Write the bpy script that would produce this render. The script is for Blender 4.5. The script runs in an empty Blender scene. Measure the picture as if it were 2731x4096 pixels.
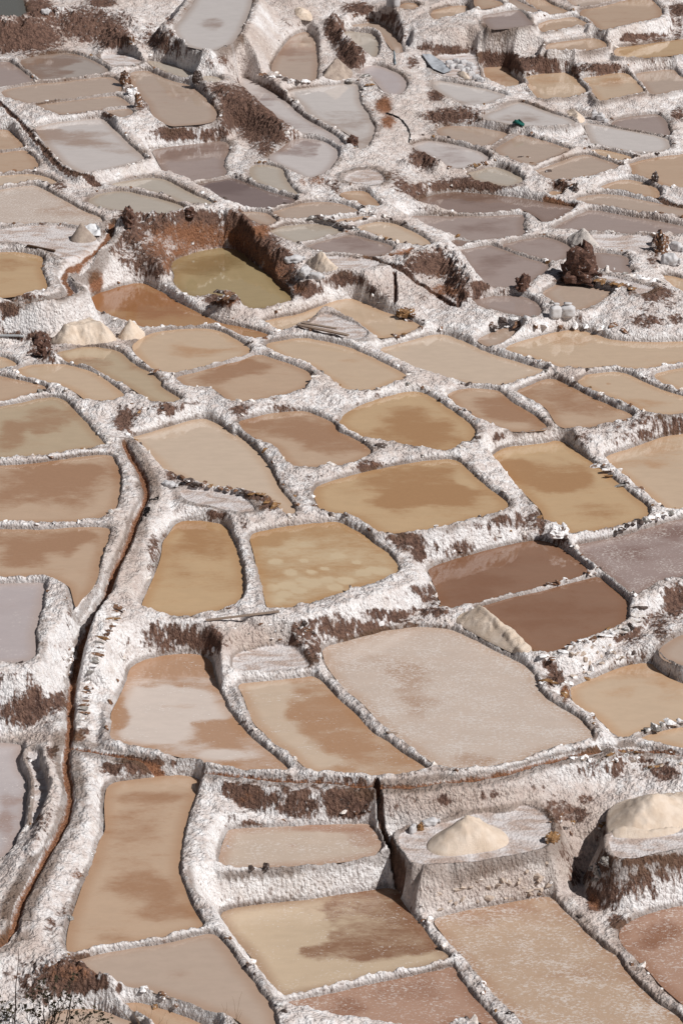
import bpy, math, random
import numpy as np
from mathutils import Vector, Matrix
from mathutils.geometry import delaunay_2d_cdt

random.seed(7); RS = np.random.RandomState(7)
scene = bpy.context.scene
COL = scene.collection

# ------------------------------------------------------------------ camera, sky, sun, exposure
W, H = 682, 1024
SRC = 4.0044                                   # source pixels per render pixel
VFOV = math.radians(20.4); FPX = H / 2 / math.tan(VFOV / 2)
DEP = math.radians(24.0); CAMZ = 40.0
cam = bpy.data.cameras.new('camera'); camo = bpy.data.objects.new('camera', cam); COL.objects.link(camo)
camo.location = (0, 0, CAMZ); camo.rotation_euler = (math.radians(90) - DEP, 0, 0)
cam.sensor_fit = 'VERTICAL'; cam.angle = VFOV; cam.clip_start = 1; cam.clip_end = 3000
scene.camera = camo
SUN_E = math.radians(47); SUN_DIR = Vector((math.cos(SUN_E) * 0.88, -math.cos(SUN_E) * 0.475, math.sin(SUN_E)))
world = bpy.data.worlds.new('World'); scene.world = world; world.use_nodes = True
wn = world.node_tree.nodes; wl = world.node_tree.links; wn.clear()
sky = wn.new('ShaderNodeTexSky'); sky.sky_type = 'NISHITA'; sky.sun_disc = False
sky.sun_elevation = SUN_E; sky.sun_rotation = math.atan2(SUN_DIR.x, SUN_DIR.y)
sky.altitude = 3000; sky.air_density = 1.0; sky.dust_density = 3.0; sky.ozone_density = 1.0
bg = wn.new('ShaderNodeBackground'); bg.inputs['Strength'].default_value = 0.05
wo = wn.new('ShaderNodeOutputWorld')
_bw = wn.new('ShaderNodeRGBToBW'); wl.new(sky.outputs[0], _bw.inputs[0])          # thin bright haze: part of the blue goes to grey
_tint = wn.new('ShaderNodeMix'); _tint.data_type = 'RGBA'; _tint.blend_type = 'MULTIPLY'; _tint.inputs[0].default_value = 1
wl.new(_bw.outputs[0], _tint.inputs[6]); _tint.inputs[7].default_value = (1.05, 0.99, 0.95, 1)
_mx = wn.new('ShaderNodeMix'); _mx.data_type = 'RGBA'; _mx.inputs[0].default_value = 0.65
wl.new(sky.outputs[0], _mx.inputs[6]); wl.new(_tint.outputs[2], _mx.inputs[7]); wl.new(_mx.outputs[2], bg.inputs[0]); 
wl.new(bg.outputs[0], wo.inputs[0])
sun = bpy.data.lights.new('sun', 'SUN'); suno = bpy.data.objects.new('sun', sun); COL.objects.link(suno)
sun.energy = 4.2; sun.angle = math.radians(0.6); sun.color = (1.0, 0.97, 0.94)
suno.rotation_euler = SUN_DIR.to_track_quat('Z', 'Y').to_euler()
scene.view_settings.view_transform = 'Standard'; scene.view_settings.look = 'None'
scene.view_settings.exposure = 0.0; scene.view_settings.gamma = 1.0; scene.view_settings.use_curve_mapping = False
scene.render.engine = 'CYCLES'

# ------------------------------------------------------------------ traced plan of the salt pans

# traced outlines: crop letter switches origin; numbers are 1.568 x source pixels from that origin
ORG = dict(A=(0,0),B=(900,0),C=(1731,0),D=(0,800),E=(900,800),F=(1731,800),G=(0,1600),H=(900,1600),I=(1731,1600),
           J=(0,2400),K=(900,2400),L=(1731,2400),M=(0,3096),N=(900,3096),O=(1731,3096))
# id, kind of brine, label, outline
CELLS = [
("p1","tan","tall tan pond with curved right shore, right of the lower red channel","M 655,170 680,62 900,35 1100,14 1225,12 1250,40 1240,110 1195,200 1160,320 1130,450 1118,580 1140,680 1175,790 1230,890 1285,960 1160,985 1020,1035 860,1048 720,1070 590,1092 490,1125 415,1115 430,970 480,830 530,690 590,570 625,430 668,370 660,290"),
("p2","greytan","flat grey-beige pond below the tall tan pond, above the bush","M 465,1175 560,1140 720,1108 900,1080 1030,1060 1180,1025 1335,1005 1400,1075 1470,1160 1530,1260 N 150,1270 220,1390 290,1460 340,1640 200,1680 M 1500,1545 1420,1500 1330,1490 1200,1430 1100,1405 980,1360 860,1338 720,1330 640,1310 540,1250 480,1200"),
("p3","tan","narrow tan water strip between two white walls beside the bush","M 760,1445 860,1432 950,1455 1050,1485 1160,1525 1300,1585 1400,1640 1050,1680 975,1550 880,1500 790,1462"),
("p4","greytan","tan pond at the foot of the dry bush, lowest in the photo","M 420,1485 540,1475 650,1490 760,1525 880,1585 920,1680 250,1680 290,1568 350,1505"),
("p5","duo","pond half pale cream and half chocolate brown","N -21,862 190,824 400,810 530,792 700,767 820,747 960,727 1075,724 1110,800 1160,880 1215,940 1260,1010 1320,1090 1420,1165 1360,1185 1250,1210 1150,1235 1050,1255 940,1270 860,1290 740,1320 640,1345 560,1355 470,1375 370,1390 345,1395 290,1340 230,1240 180,1150 110,1075 40,1010 -10,950"),
("p6","speckbrown","brown white-flecked pond below the thin dike of the two-tone pond","N 385,1435 520,1410 640,1380 760,1352 880,1325 1000,1300 1100,1278 1250,1245 1370,1220 1430,1205 O 170,1300 240,1390 320,1480 420,1600 420,1680 330,1640 300,1555 220,1528 140,1538 60,1578 N 1300,1680 510,1680 440,1510"),
("p7","speck","large white-flecked tan pond below the stone wall of the heap terrace","N 1300,922 O 120,890 230,862 350,840 480,815 600,790 745,772 790,840 850,900 910,940 930,990 1000,1040 1060,1100 1150,1150 1190,1210 1250,1310 1340,1390 1390,1440 1480,1490 1568,1560 1600,1680 640,1680 560,1540 500,1490 450,1440 370,1360 330,1300 270,1230 200,1150 N 1430,1080 1370,1000"),
("p8","speckbrown","dark brown pond beyond the pale walkway, under the rough dark wall","O 1170,1030 1185,980 1250,930 1350,890 1450,860 1568,835 1700,812 1750,1600 1680,1540 1568,1440 1500,1380 1420,1310 1360,1230 1290,1160 1210,1090"),
("p9","greywhite","grey white-veined pond left of the lower red channel","J -140,905 0,905 120,910 135,935 130,1000 135,1080 180,1110 200,1160 185,1240 165,1330 155,1440 90,1500 M 90,435 60,480 25,515 0,522 -140,525"),
("p10","palecrust","shallow crusted pond on a shelf under the dark brown wall","M 1440,360 N 40,352 200,342 400,337 560,327 700,322 830,320 920,320 945,370 975,430 985,470 920,510 860,520 760,540 660,550 560,565 440,572 300,580 100,600 0,605 M 1365,590 1385,520 1405,440"),
("p11","cloud","tan pond with milky white clouds, right of the row of flat stones","J 830,420 900,385 1000,360 1120,342 1240,340 1330,390 1340,480 1370,570 1410,660 1450,720 1500,790 K 140,850 210,910 290,970 370,1040 410,1075 300,1062 160,1060 60,1045 J 1450,1040 1300,1015 1150,980 1000,940 850,905 690,875 710,790 700,720 745,640 790,540 810,460"),
("p12","cloud2","slanting tan pond between two diagonal white dikes","K 75,535 200,515 330,500 450,490 560,480 620,530 680,600 740,660 810,720 870,790 930,850 1000,880 1070,940 1150,990 1230,1040 1275,1065 1150,1080 1000,1090 880,1098 750,1075 650,1070 540,1070 470,1010 400,940 300,890 260,830 190,780 150,690 120,600"),
("p13","speckpale","largest pond, pale pinkish and flecked with white salt","K 615,305 750,270 900,225 1050,190 1200,175 1303,178 L 120,195 200,230 300,275 390,330 480,365 580,420 640,490 650,560 700,620 790,680 900,740 960,800 1000,850 990,870 900,890 800,910 700,935 600,970 520,1010 400,1025 260,1055 180,1055 60,1035 K 1330,1035 1250,970 1150,900 1080,850 1000,780 930,710 860,630 760,560 700,490 640,410 620,350"),
("p14","paletan","cream pond with amber tint under the white stone wall","L 860,560 960,520 1100,460 1230,415 1330,400 1400,410 1460,460 1530,510 1568,530 1700,590 1700,745 1568,762 1450,780 1350,810 1200,860 1150,850 1050,740 960,690 900,650 870,600"),
("p15","paletan","small cream pond in front of a row of grey stones","L 1270,880 1380,840 1480,810 1568,795 1700,775 1700,965 1568,925 1450,890 1350,885"),
("p15b","greytan","grey pond corner behind the dark stone wall","L 1420,322 1480,267 1568,222 1700,195 1700,440 1568,412 1530,395 1440,365"),
("p16","brown","brown pond under the tall wall, above the thin stony dike","H 1270,1060 I 120,1010 300,960 450,920 600,890 690,880 800,930 880,990 950,1050 1000,1080 900,1115 800,1145 720,1170 600,1195 500,1215 400,1245 310,1275 180,1300 100,1297 H 1370,1295 1350,1260 1300,1110"),
("p17","brown","large chocolate brown pond beside the grey salt heap","I 150,1325 290,1290 400,1260 500,1230 600,1215 720,1180 850,1150 960,1125 1040,1110 1100,1160 1170,1210 1230,1260 1215,1350 1200,1395 1130,1430 1000,1475 900,1500 L 850,300 780,325 650,332 600,290 500,205 400,130 330,80 I 250,1300"),
("p18","specklilac","mauve-brown flecked pond right of the thin dark dike","I 890,915 1000,895 1150,865 1300,820 1450,775 1568,745 1700,715 1700,1075 1568,1105 1450,1125 1380,1150 1300,1205 1255,1220 1180,1160 1100,1080 1020,1020 950,970"),
("p19","amber","big amber-cream pond with a brown streak across its top","I 365,360 430,310 560,285 680,265 810,258 870,300 960,370 1040,430 1100,480 1180,540 1230,590 1300,640 1365,695 1345,735 1250,765 1150,790 1050,805 950,825 860,832 820,800 760,765 700,755 690,700 640,640 580,580 520,520 470,460 410,410"),
("p20","paletan","cream pond below the long rough white bank, orange stone on its dike","I 1070,365 1200,320 1350,270 1470,225 1568,215 1700,195 1700,690 1568,682 1480,692 1420,650 1370,600 1290,540 1220,480 1150,430 1130,400"),
("p21","amber","wide amber pond above the tall wall, with a brown middle","H 560,555 680,510 830,470 1000,430 1150,405 1300,378 1450,375 I 200,430 260,480 330,550 400,600 475,660 440,690 330,720 200,750 100,785 0,805 H 1180,825 1100,835 990,830 930,790 860,740 760,710 650,700 600,680 570,620"),
("p22","spots","amber pond with white salt spots along its lower edge","H 150,850 280,815 400,795 560,778 715,765 790,810 870,850 920,900 1000,950 1050,1000 1110,1080 1000,1115 900,1150 790,1190 650,1230 540,1260 440,1290 330,1305 265,1300 250,1230 230,1130 205,1040 185,950"),
("p23","amber","narrow amber pond right of the channel's broad white bank","G 1105,775 1200,760 1300,765 1410,785 1440,840 1480,950 1510,1040 1530,1150 1540,1210 1500,1265 1400,1305 1280,1340 1150,1355 1050,1345 920,1315 890,1295 910,1240 960,1140 1000,1050 1020,970 1020,900 1060,850"),
("p24","tan","brownish pond left of the channel, narrowing to a point downhill","G -150,815 0,815 150,818 280,820 450,805 600,800 680,808 690,850 640,960 615,1040 610,1110 570,1190 510,1240 480,1295 465,1285 445,1200 430,1155 350,1120 310,1100 200,1098 0,1105 -150,1110"),
("p25","greylilac","pale grey pond enclosed by a thick white rounded wall","G -150,1160 0,1155 120,1150 265,1145 290,1165 265,1270 235,1390 215,1480 J 225,320 215,360 150,378 0,390 -150,398"),
("p26","tan","brown pond with cream right end, left of the channel's head","G -150,420 0,415 200,405 350,385 500,360 690,345 720,390 750,450 760,500 745,600 720,680 690,700 620,735 500,755 380,765 260,760 0,765 -150,770"),
("p27","tancloud","olive-tan pond with blurred brown patches above a lumpy dike","D -150,1315 0,1297 150,1277 230,1252 350,1237 420,1270 470,1330 540,1400 600,1470 650,1530 G 660,275 640,290 540,295 400,320 330,340 200,350 0,360 -150,370"),
("p28","pale","large pale cream pond above the dirt spit","D 825,1495 900,1475 1050,1430 1170,1390 1285,1370 1340,1400 1420,1440 1480,1500 H 60,210 100,240 190,310 240,380 290,440 310,500 350,580 400,630 440,690 430,718 390,715 350,680 250,600 100,575 0,565 G 1380,550 1270,535 1170,500 1100,455 1040,445 1010,400 950,340 900,300 840,250"),
("p29","tan","tan pond with wavy right shore in the middle","H 80,140 150,125 250,90 400,75 500,72 560,95 640,130 695,165 700,205 780,235 840,265 900,310 910,330 880,350 800,385 700,405 600,412 470,420 440,410 380,370 335,290 260,265 190,240 130,190"),
("p30","amber","amber fan-shaped pond tapering into the star-shaped white bank","E 725,1390 760,1340 880,1280 1000,1240 1140,1205 1240,1210 1310,1250 1380,1300 1440,1340 1500,1380 F 270,1440 240,1520 H 1500,240 1430,300 1400,318 1300,310 1200,290 1100,265 1000,260 900,235 830,205 760,175 720,140"),
("p31","tan","brown-tinged pond between two diagonal dikes, above the white bank","F 85,1225 160,1195 270,1178 380,1185 430,1215 480,1265 560,1310 640,1360 700,1410 715,1435 660,1438 560,1445 450,1438 370,1415 320,1400 270,1360 210,1320 180,1310 140,1260"),
("p32","tan","tan diamond-shaped pond above the long rough white bank","F 520,1205 600,1170 700,1130 755,1120 830,1160 920,1200 1000,1250 1080,1280 1150,1310 1220,1335 1270,1362 1200,1380 1100,1395 1000,1415 860,1428 780,1410 740,1340 720,1300 650,1260 580,1220"),
("p33","paletan","yellowish cream pond with one small brown spot","F 910,1140 960,1100 1060,1080 1160,1075 1250,1105 1310,1140 1400,1180 1500,1215 1568,1235 1700,1275 1700,1340 1568,1330 1470,1345 1340,1330 1290,1295 1210,1270 1140,1235 1080,1215 1000,1185 930,1150"),
("p34","paletan","amber corner pond beyond the yellowish cream pond","F 1370,1100 1450,1080 1568,1055 1700,1035 1700,1240 1568,1190 1460,1150"),
("p35","paletan","long cream pond below the wall with two white sacks","F 450,930 550,890 700,850 830,820 900,812 1000,840 1100,875 1200,890 1350,893 1568,890 1700,890 1700,1005 1568,1010 1450,1030 1330,1060 1200,1045 1100,1040 960,1060 880,1040 800,1045 720,1015 620,980 500,955"),
("p36","pale","palest cream pond right of the plank platform","E 975,935 1060,905 1200,870 1320,845 1400,850 1480,890 F 150,870 250,920 360,970 500,1010 620,1050 730,1075 650,1090 590,1110 500,1140 400,1168 280,1155 150,1130 30,1105 E 1270,1090 1200,1070 1140,1050 1080,1010 990,970"),
("p37","paletan","long cream pond directly below the plank platform","E 245,910 350,885 490,865 570,880 700,905 790,930 860,965 930,995 1000,1030 1090,1075 1150,1110 1050,1135 950,1180 880,1195 760,1190 730,1170 690,1130 630,1100 590,1065 530,1025 430,1000 370,975 310,945"),
("p38","tan","tan pond below a thin beaded dike, above the star-shaped bank","D 1110,1110 1230,1080 1340,1050 1430,1025 E 110,1010 160,985 215,970 270,990 350,1015 450,1050 530,1090 555,1130 530,1160 430,1200 300,1235 200,1250 100,1265 20,1250 D 1400,1220 1340,1170 1250,1175 1180,1165 1120,1130"),
("p39","paletan","oval beige pond right of the two cream salt heaps","D 835,910 900,865 980,830 1120,812 1290,808 1400,830 1480,880 E 110,905 165,950 110,980 0,1010 D 1320,1035 1220,1065 1100,1085 1000,1080 950,1055 870,980 840,940"),
("p40","tancloud","tan pond with milky streaks below the cream salt heaps","D 350,965 430,940 560,920 680,935 760,960 810,1010 880,1060 940,1085 1010,1140 1010,1180 1100,1230 1140,1250 1060,1270 980,1265 890,1225 850,1190 780,1150 740,1130 660,1090 590,1050 500,1030 420,1010 390,985"),
("p41","paletan","cream half-moon pond below the dark dirt lump","D 105,1070 180,1040 300,1030 420,1035 540,1065 620,1100 670,1140 740,1190 790,1235 700,1255 620,1260 530,1245 490,1210 440,1180 360,1145 280,1140 200,1115 130,1090"),
("p42","tan","mauve-tan wedge pond left of a dike with a dark gap","D -150,1095 0,1105 100,1130 190,1145 270,1160 300,1190 230,1205 150,1225 50,1250 -150,1290"),
("p43","paletan","tiny cream pond corner below the grey pipe","D -150,985 0,985 60,1005 100,1030 90,1045 50,1050 0,1055 -150,1060"),
("p44","amber","bright amber pond below the grey salt flat","D -150,335 0,330 100,328 200,340 275,350 260,400 255,450 290,520 295,555 200,575 100,595 0,605 -150,612"),
("p45","rust","rust-brown pond under the pit's white outer bank","D 570,605 680,570 800,530 905,520 970,555 1050,600 1120,650 1200,690 1300,740 1400,780 1480,790 E 100,800 230,830 290,855 200,868 140,862 60,825 D 1400,800 1330,785 1200,795 1070,800 960,800 900,800 830,765 790,760 700,720 620,700 590,660"),
("p46","pit","olive pool sunk in the deep red-earth pit","D 1075,420 1090,380 1180,345 1280,315 1400,300 1480,310 E 100,330 200,410 270,460 330,540 390,590 430,625 340,655 200,680 100,665 60,620 0,600 D 1330,590 1250,600 1180,590 1130,560 1090,510 1105,475"),
("p47","paletan","cream pond that wraps round the plank platform","E 215,770 340,740 480,715 600,670 700,630 790,615 870,650 960,690 1060,725 1150,755 1250,800 1150,820 1060,845 960,862 920,830 870,790 780,745 680,715 580,715 535,770 440,800 360,830 320,805"),
("p48","greytan","small beige pond wedged left of the two white sacks","F 275,880 350,845 430,810 490,805 550,830 480,870 400,910 370,915 320,900"),
("p49","lilac","shallow oval mauve pond with a round white rim","F 245,635 330,610 450,598 560,603 640,640 680,690 660,730 620,735 520,710 430,695 330,670 270,650"),
("p50","greytan","beige pond with high white wall, in front of the dark stump","F 685,585 750,545 820,515 920,525 1020,550 1090,565 1145,580 1100,610 1020,650 950,680 880,695 840,690 790,655 730,615"),
("p51","lilac","large mauve pond left of the tall dark earth stump","F 165,315 270,295 370,285 430,310 520,340 620,375 700,395 725,410 720,440 650,480 610,520 520,545 440,550 360,545 290,530 260,510 240,460 210,400 180,360"),
("p52","lilac","rounded grey-mauve pond behind the tall dark earth stump","F 420,285 520,260 620,240 700,235 790,260 850,290 870,330 830,360 790,385 740,385 660,360 580,340 500,310"),
("p53","lilac","small mauve pond right of the tall dark earth stump","F 1000,330 1080,335 1160,345 1215,360 1230,390 1220,420 1250,450 1240,465 1160,450 1050,425 1025,390"),
("p54","paletan","tan pond edge below the white sacks on the right","F 1420,475 1500,480 1568,500 1700,530 1700,640 1568,600 1530,560 1480,520"),
("p55","lilac","long thin mauve pond behind the grey-faced salt heap","F 750,180 870,115 955,75 1000,60 1100,75 1250,105 1400,130 1568,165 1700,190 1700,222 1568,210 1400,205 1240,210 1130,200 1050,200 960,190 920,180 800,185"),
("p56","lilac","wide mauve pond with pale squared right end","E 1145,125 1180,100 1260,98 1400,105 F 200,103 400,98 555,92 575,110 555,150 570,190 575,215 480,230 400,245 270,260 180,240 100,220 40,210 E 1250,165 1160,145"),
("p57","brownlilac","long brown-mauve pond under the dark dripping wall","B 1170,1270 1260,1240 1330,1215 1450,1205 C 150,1205 300,1215 450,1230 600,1250 700,1270 800,1290 890,1300 850,1330 780,1370 690,1400 670,1370 600,1330 560,1310 480,1320 350,1335 200,1335 0,1320 B 1250,1310 1190,1290"),
("p58","greytan","long grey-beige pond below the grey lined runnel","C 890,1250 950,1230 1100,1215 1200,1225 1300,1250 1400,1275 1500,1300 1568,1310 1700,1335 1700,1375 1568,1355 1450,1335 1350,1330 1200,1310 1080,1285 960,1270"),
("p59","tan","tan pond above the grey lined runnel","C 1040,1180 1120,1145 1220,1125 1300,1135 1380,1165 1430,1205 1420,1235 1330,1225 1200,1195 1110,1185"),
("p60","tan","tan pond behind the lone dark boulder","C 1230,1025 1350,1000 1450,980 1568,970 1700,950 1700,1195 1568,1180 1450,1160 1350,1115 1255,1095 1250,1050"),
("p61","greytan","beige diamond pond above the low white wall with dark clods","C 625,1070 740,1030 860,990 960,965 1060,1000 1160,1035 1180,1045 1090,1070 990,1100 900,1115 820,1125 740,1125 680,1095"),
("p62","paletan","sliver of cream water between two near-parallel dikes","C 980,945 1050,935 1150,960 1240,985 1260,995 1170,1005 1110,985 1040,965"),
("p63","white","bright grey-white pond below the fringed white curtain wall","C 945,765 1050,785 1150,805 1300,830 1430,855 1480,885 1490,925 1440,945 1340,955 1230,945 1130,925 1000,900 985,860 960,810"),
("p64","lilac","pale mauve pond right of the small white sacks","C 1140,760 1200,740 1300,725 1400,715 1440,740 1470,780 1490,840 1480,860 1400,840 1270,820 1160,795 1120,780"),
("p65","white","grey-white pond behind the teal cloth","C 320,720 420,685 510,640 590,650 680,690 780,725 860,745 900,770 820,785 700,788 580,790 500,775 430,765 340,745 310,730"),
("p66","white","pale pond below the pile of white salt sacks","C -5,545 20,505 100,515 200,535 310,555 420,585 470,600 400,625 330,645 280,665 220,655 120,620 70,590 20,560"),
("p67","tan","tan pond right of the pile of white salt sacks","C 310,425 380,415 455,412 500,470 550,520 585,550 540,565 480,572 400,555 340,530 325,480"),
("p68","paletan","tan pond with streaks, left of the dark sloping gully","C 570,485 680,465 780,450 855,450 890,490 930,530 985,570 940,590 860,605 760,610 690,620 660,610 620,560 590,520"),
("p69","paletan","tan pond right of the dark sloping gully","C 935,490 1050,475 1140,460 1215,455 1250,490 1300,535 1330,575 1250,590 1150,610 1080,620 1050,635 1020,590 960,520"),
("p70","greytan","grey-beige pond at the right end of the fringed terrace","C 1270,460 1380,445 1510,432 1540,470 1568,490 1700,530 1700,565 1568,560 1490,570 1400,590 1360,580 1330,540 1290,490"),
("p71","tan","thin tan pond between two stacked white walls","C 710,275 820,260 940,245 1035,235 1080,265 1095,290 1050,305 930,315 830,325 710,335"),
("p72","amber","amber strip pond under the rounded top wall","C 1135,300 1250,290 1400,270 1568,245 1700,235 1700,330 1568,335 1450,345 1330,355 1200,360 1150,355"),
("p73","tan","beige pond over the tallest striped white wall, right of the standing sacks","C -20,70 100,40 215,32 240,70 275,100 200,115 100,122 10,130"),
("p74","lilac","pinkish pond over the striped wall, second from the standing sacks","C 300,95 420,75 545,60 570,90 600,120 630,160 540,165 420,175 370,178 330,140"),
("p75","tan","small tan pond over the low white wall near the top","C 660,155 700,135 800,110 880,105 940,125 985,150 900,160 800,180 700,195 670,190"),
("p76","tan","big rounded beige pond with thick white curb, top right","C 925,65 1020,45 1150,15 1230,0 1240,-40 1330,-40 1400,30 1435,70 1430,100 1350,125 1250,145 1150,165 1050,188 1020,150 980,115 930,100"),
("p77","tan","beige pond strip against the top edge above the pinkish pond","C 260,-20 390,0 450,25 380,40 280,52 260,20"),
("p78","greytan","grey pond sliver at the top edge left of a slanting dike","C 480,-30 530,5 600,40 680,75 620,85 570,55 480,45"),
("p79","tan","brown-tan pond at the top edge between slanting dikes","C 580,-40 690,-10 740,30 800,50 870,75 760,92 720,90 650,50 590,20"),
("p80","greytan","grey pond at the top edge behind the big rounded pond","C 800,-40 860,10 910,40 1010,35 1150,0 1200,-40"),
("p81","lilac","grey-mauve pond left of the snow-white slanting dike","A -150,400 0,390 55,385 120,430 180,475 240,515 150,530 50,545 -150,570"),
("p82","browngrey","pond split brown and grey under the dark cliff","A 115,380 200,360 320,340 440,332 520,355 600,390 680,425 680,450 600,465 480,485 380,495 280,505 240,480 180,435"),
("p83","greytan","long grey-beige pond, uppermost of the three stacked strips","A 0,577 100,545 250,525 400,510 550,490 690,480 740,510 765,560 740,585 600,600 450,620 330,635 200,650 120,630 40,605"),
("p84","greytan","narrower beige strip pond in the middle of three stacked strips","A 220,660 350,640 500,625 650,605 735,600 790,635 820,660 740,670 600,690 480,700 380,712 300,690"),
("p85","greytan","tiny beige pool at the right end of the stacked strips","A 640,700 720,685 820,680 835,715 760,740 720,715"),
("p86","greytan","large beige egg-shaped pond held by a high white rim","A 815,455 920,440 1000,470 1100,510 1200,540 1270,590 1320,650 1360,710 1355,750 1270,770 1150,778 1070,785 1000,750 950,710 935,650 880,590 820,520 825,490"),
("p87","whitetan","large milky pond right of the slanting runnel wall","A 215,800 330,775 450,755 560,742 640,740 680,760 710,810 760,860 830,930 900,985 905,1000 860,1015 750,1040 640,1065 540,1085 470,1060 400,1020 350,960 300,910 250,850"),
("p89","tan","brown pond at left edge above a thin stony dike","A -150,825 50,808 90,850 140,905 150,925 80,940 0,950 -150,965"),
("p90","tan","brown pond at left edge below a thin stony dike","A -150,970 0,958 100,945 165,945 220,1000 250,1050 150,1070 0,1080 -150,1085"),
("p91","pale","thin cream pond strip beneath the runnel wall on the left","A -150,1110 0,1102 150,1090 250,1100 330,1130 380,1160 320,1145 250,1125 210,1130 100,1145 0,1160 -150,1178"),
("p92","speckpale","pinkish crusted pond above the grey salt flat","A -150,1250 0,1190 100,1170 215,1160 290,1200 370,1240 450,1290 530,1330 640,1370 640,1395 600,1400 480,1425 420,1395 300,1400 150,1400 0,1400 -150,1400"),
("p93","palegrey","pale beige pond directly behind the pit's brown bank","A 545,1270 590,1230 680,1205 800,1200 900,1230 1000,1250 1100,1280 1170,1310 1140,1340 1000,1340 860,1338 740,1320 640,1300"),
("p94","palegrey","long pale pond below the low bright white wall","A 680,1160 800,1135 950,1112 1050,1130 1130,1180 1230,1230 1320,1265 1340,1280 1230,1270 1140,1270 1080,1235 1000,1210 880,1180 800,1180"),
("p95","lilac","mauve pond reflecting the dark wall, under the egg-shaped pond","A 950,945 1050,925 1200,900 1350,885 1420,890 1440,930 1410,990 1400,1040 1430,1085 1390,1110 1280,1130 1190,1150 1130,1110 1040,1085 1010,1040 980,980"),
("p96","darklilac","dark mauve pond below a dike studded with black stones","A 1200,1165 1320,1135 1450,1118 B 70,1125 150,1155 250,1190 350,1220 445,1250 430,1270 350,1285 260,1310 200,1305 100,1300 20,1285 A 1400,1260 1340,1220 1270,1190"),
("p97","greytan","small grey-green pond at the pit's right back corner","B 80,1335 180,1325 240,1330 290,1360 335,1390 260,1410 180,1380 130,1360"),
("p98","greytan","brown-grey lens pond above the dike with leaning dark slabs","B 300,1325 400,1295 500,1275 620,1268 720,1280 800,1305 850,1330 800,1340 700,1340 600,1350 510,1365 370,1375 330,1350"),
("p99","palegrey","pale grey pond below the dike with leaning dark slabs","B 280,1440 380,1415 520,1402 620,1410 720,1440 735,1455 650,1480 540,1510 450,1525 380,1500 300,1460"),
("p100","lilac","mauve-beige pond behind the small salt heap by the pit","E 500,290 600,255 700,230 800,218 870,240 960,265 1040,285 1055,320 980,340 870,345 780,340 660,330 560,310"),
("p101","pale","pale slanting pond left of the wide mauve pond","E 820,170 900,145 980,135 1060,150 1140,185 1220,225 1290,270 1270,290 1180,275 1080,265 1060,250 950,215 860,190"),
("p102","tan","tan sliver pond between two stony dikes","E 690,130 760,115 850,102 930,105 850,125 760,140 700,140"),
("p103","tan","small tan pond below the wet white crust pan","B 710,1220 780,1200 880,1198 920,1240 970,1285 960,1300 880,1285 840,1260 760,1240"),
("p105","brownlilac","small purplish pond strip left of the large mauve pond","F 110,250 200,255 270,270 180,285 140,292"),
("p106","whitelilac","round mauve and white pond below the brown earth slope","B 270,985 350,940 420,875 520,865 620,880 690,920 710,960 695,1010 650,1065 590,1100 500,1115 420,1060 310,1020"),
("p107","palegrey","small milky pond left of the round mauve pond","B 150,1040 260,1035 370,1050 370,1100 400,1160 450,1210 470,1220 350,1195 250,1160 165,1120"),
("p108","whitelilac","long grey pond slanting between the earth slope and a stone-capped dike","B 60,480 130,485 220,530 300,580 390,640 430,690 510,750 600,800 690,850 745,905 760,920 700,900 680,880 600,850 500,835 410,825 385,800 370,760 310,720 220,670 120,600 100,540"),
("p109","white","white milky pond shaped like a boot, brown toward its toe","B 370,575 500,550 640,535 820,520 840,560 840,640 880,700 920,760 940,810 920,880 870,935 835,935 830,890 790,850 720,800 620,760 530,710 490,650 420,600"),
("p110","greytan","arched pond beside the high white slope, half grey half cream","B 280,440 330,350 380,270 430,220 500,198 545,210 575,270 580,360 575,480 560,505 480,510 400,490 330,460"),
("p111","white","large pale grey pond above the high white slope","A 1080,185 1150,110 1210,30 1240,-40 B 170,-40 165,40 120,140 90,210 40,270 0,285 A 1330,315 1250,300 1160,280 1120,240"),
("p112","palegrey","small grey-green pond behind the dark earth bank","B 715,205 780,195 880,200 950,215 970,260 960,330 930,360 880,350 850,340 790,300 740,250"),
("p113","greytan","shadowed narrow beige pond curling under the stone walls","B 790,155 870,148 950,140 1020,165 1070,220 1110,290 1115,340 1060,330 1000,250 970,205 900,185 830,185"),
("p114","greylilac","pale mauve leaf-shaped pond inside a curved white bank","B 820,460 860,425 920,405 1000,425 1080,460 1130,500 1135,550 1100,585 1050,600 980,560 940,500 900,470"),
("p115","whitelilac","white pond behind a row of brown stones","B 1165,910 1250,885 C 0,885 100,900 200,920 290,950 350,985 360,1000 320,1020 200,1055 90,1050 B 1340,1000 1260,960 1180,930"),
("p116","greytan","beige pond below the dark brown earth ledge, left of the teal cloth","C 20,820 60,795 200,790 330,805 440,825 470,840 400,885 330,920 260,905 130,870 60,850"),
("p117","greytan","grey-beige pond under the fringed white curtain wall's left end","C 385,940 470,890 550,840 640,870 720,890 800,920 870,940 800,970 700,1005 600,1040 520,1000 430,970"),
("p118","palegrey","pale blue-grey pond on top of the dark dripping wall","C 210,1090 300,1060 370,1045 450,1065 510,1090 580,1130 500,1165 400,1150 270,1125"),
("p119","tan","tiny tan pool at the end of the dark dripping wall","C 730,1205 780,1200 830,1210 790,1235 740,1230"),
("p120","palegrey","thin grey pond strip left of the dark knob","A 915,380 980,385 1080,400 1150,430 1220,460 1210,490 1120,480 1030,450 960,410"),
("p121","palegrey","tiny pale pool right of the dark knob","A 1270,475 1350,480 1400,505 1350,520 1290,515"),
("p122","dark","dark green pool in the top left corner","A -150,-80 130,-80 150,50 180,95 80,115 0,125 -150,130"),
("p124","tan","little round salt pan beside the two standing sacks","B 1095,30 1160,12 1215,30 1195,55 1110,55"),
]
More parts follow.
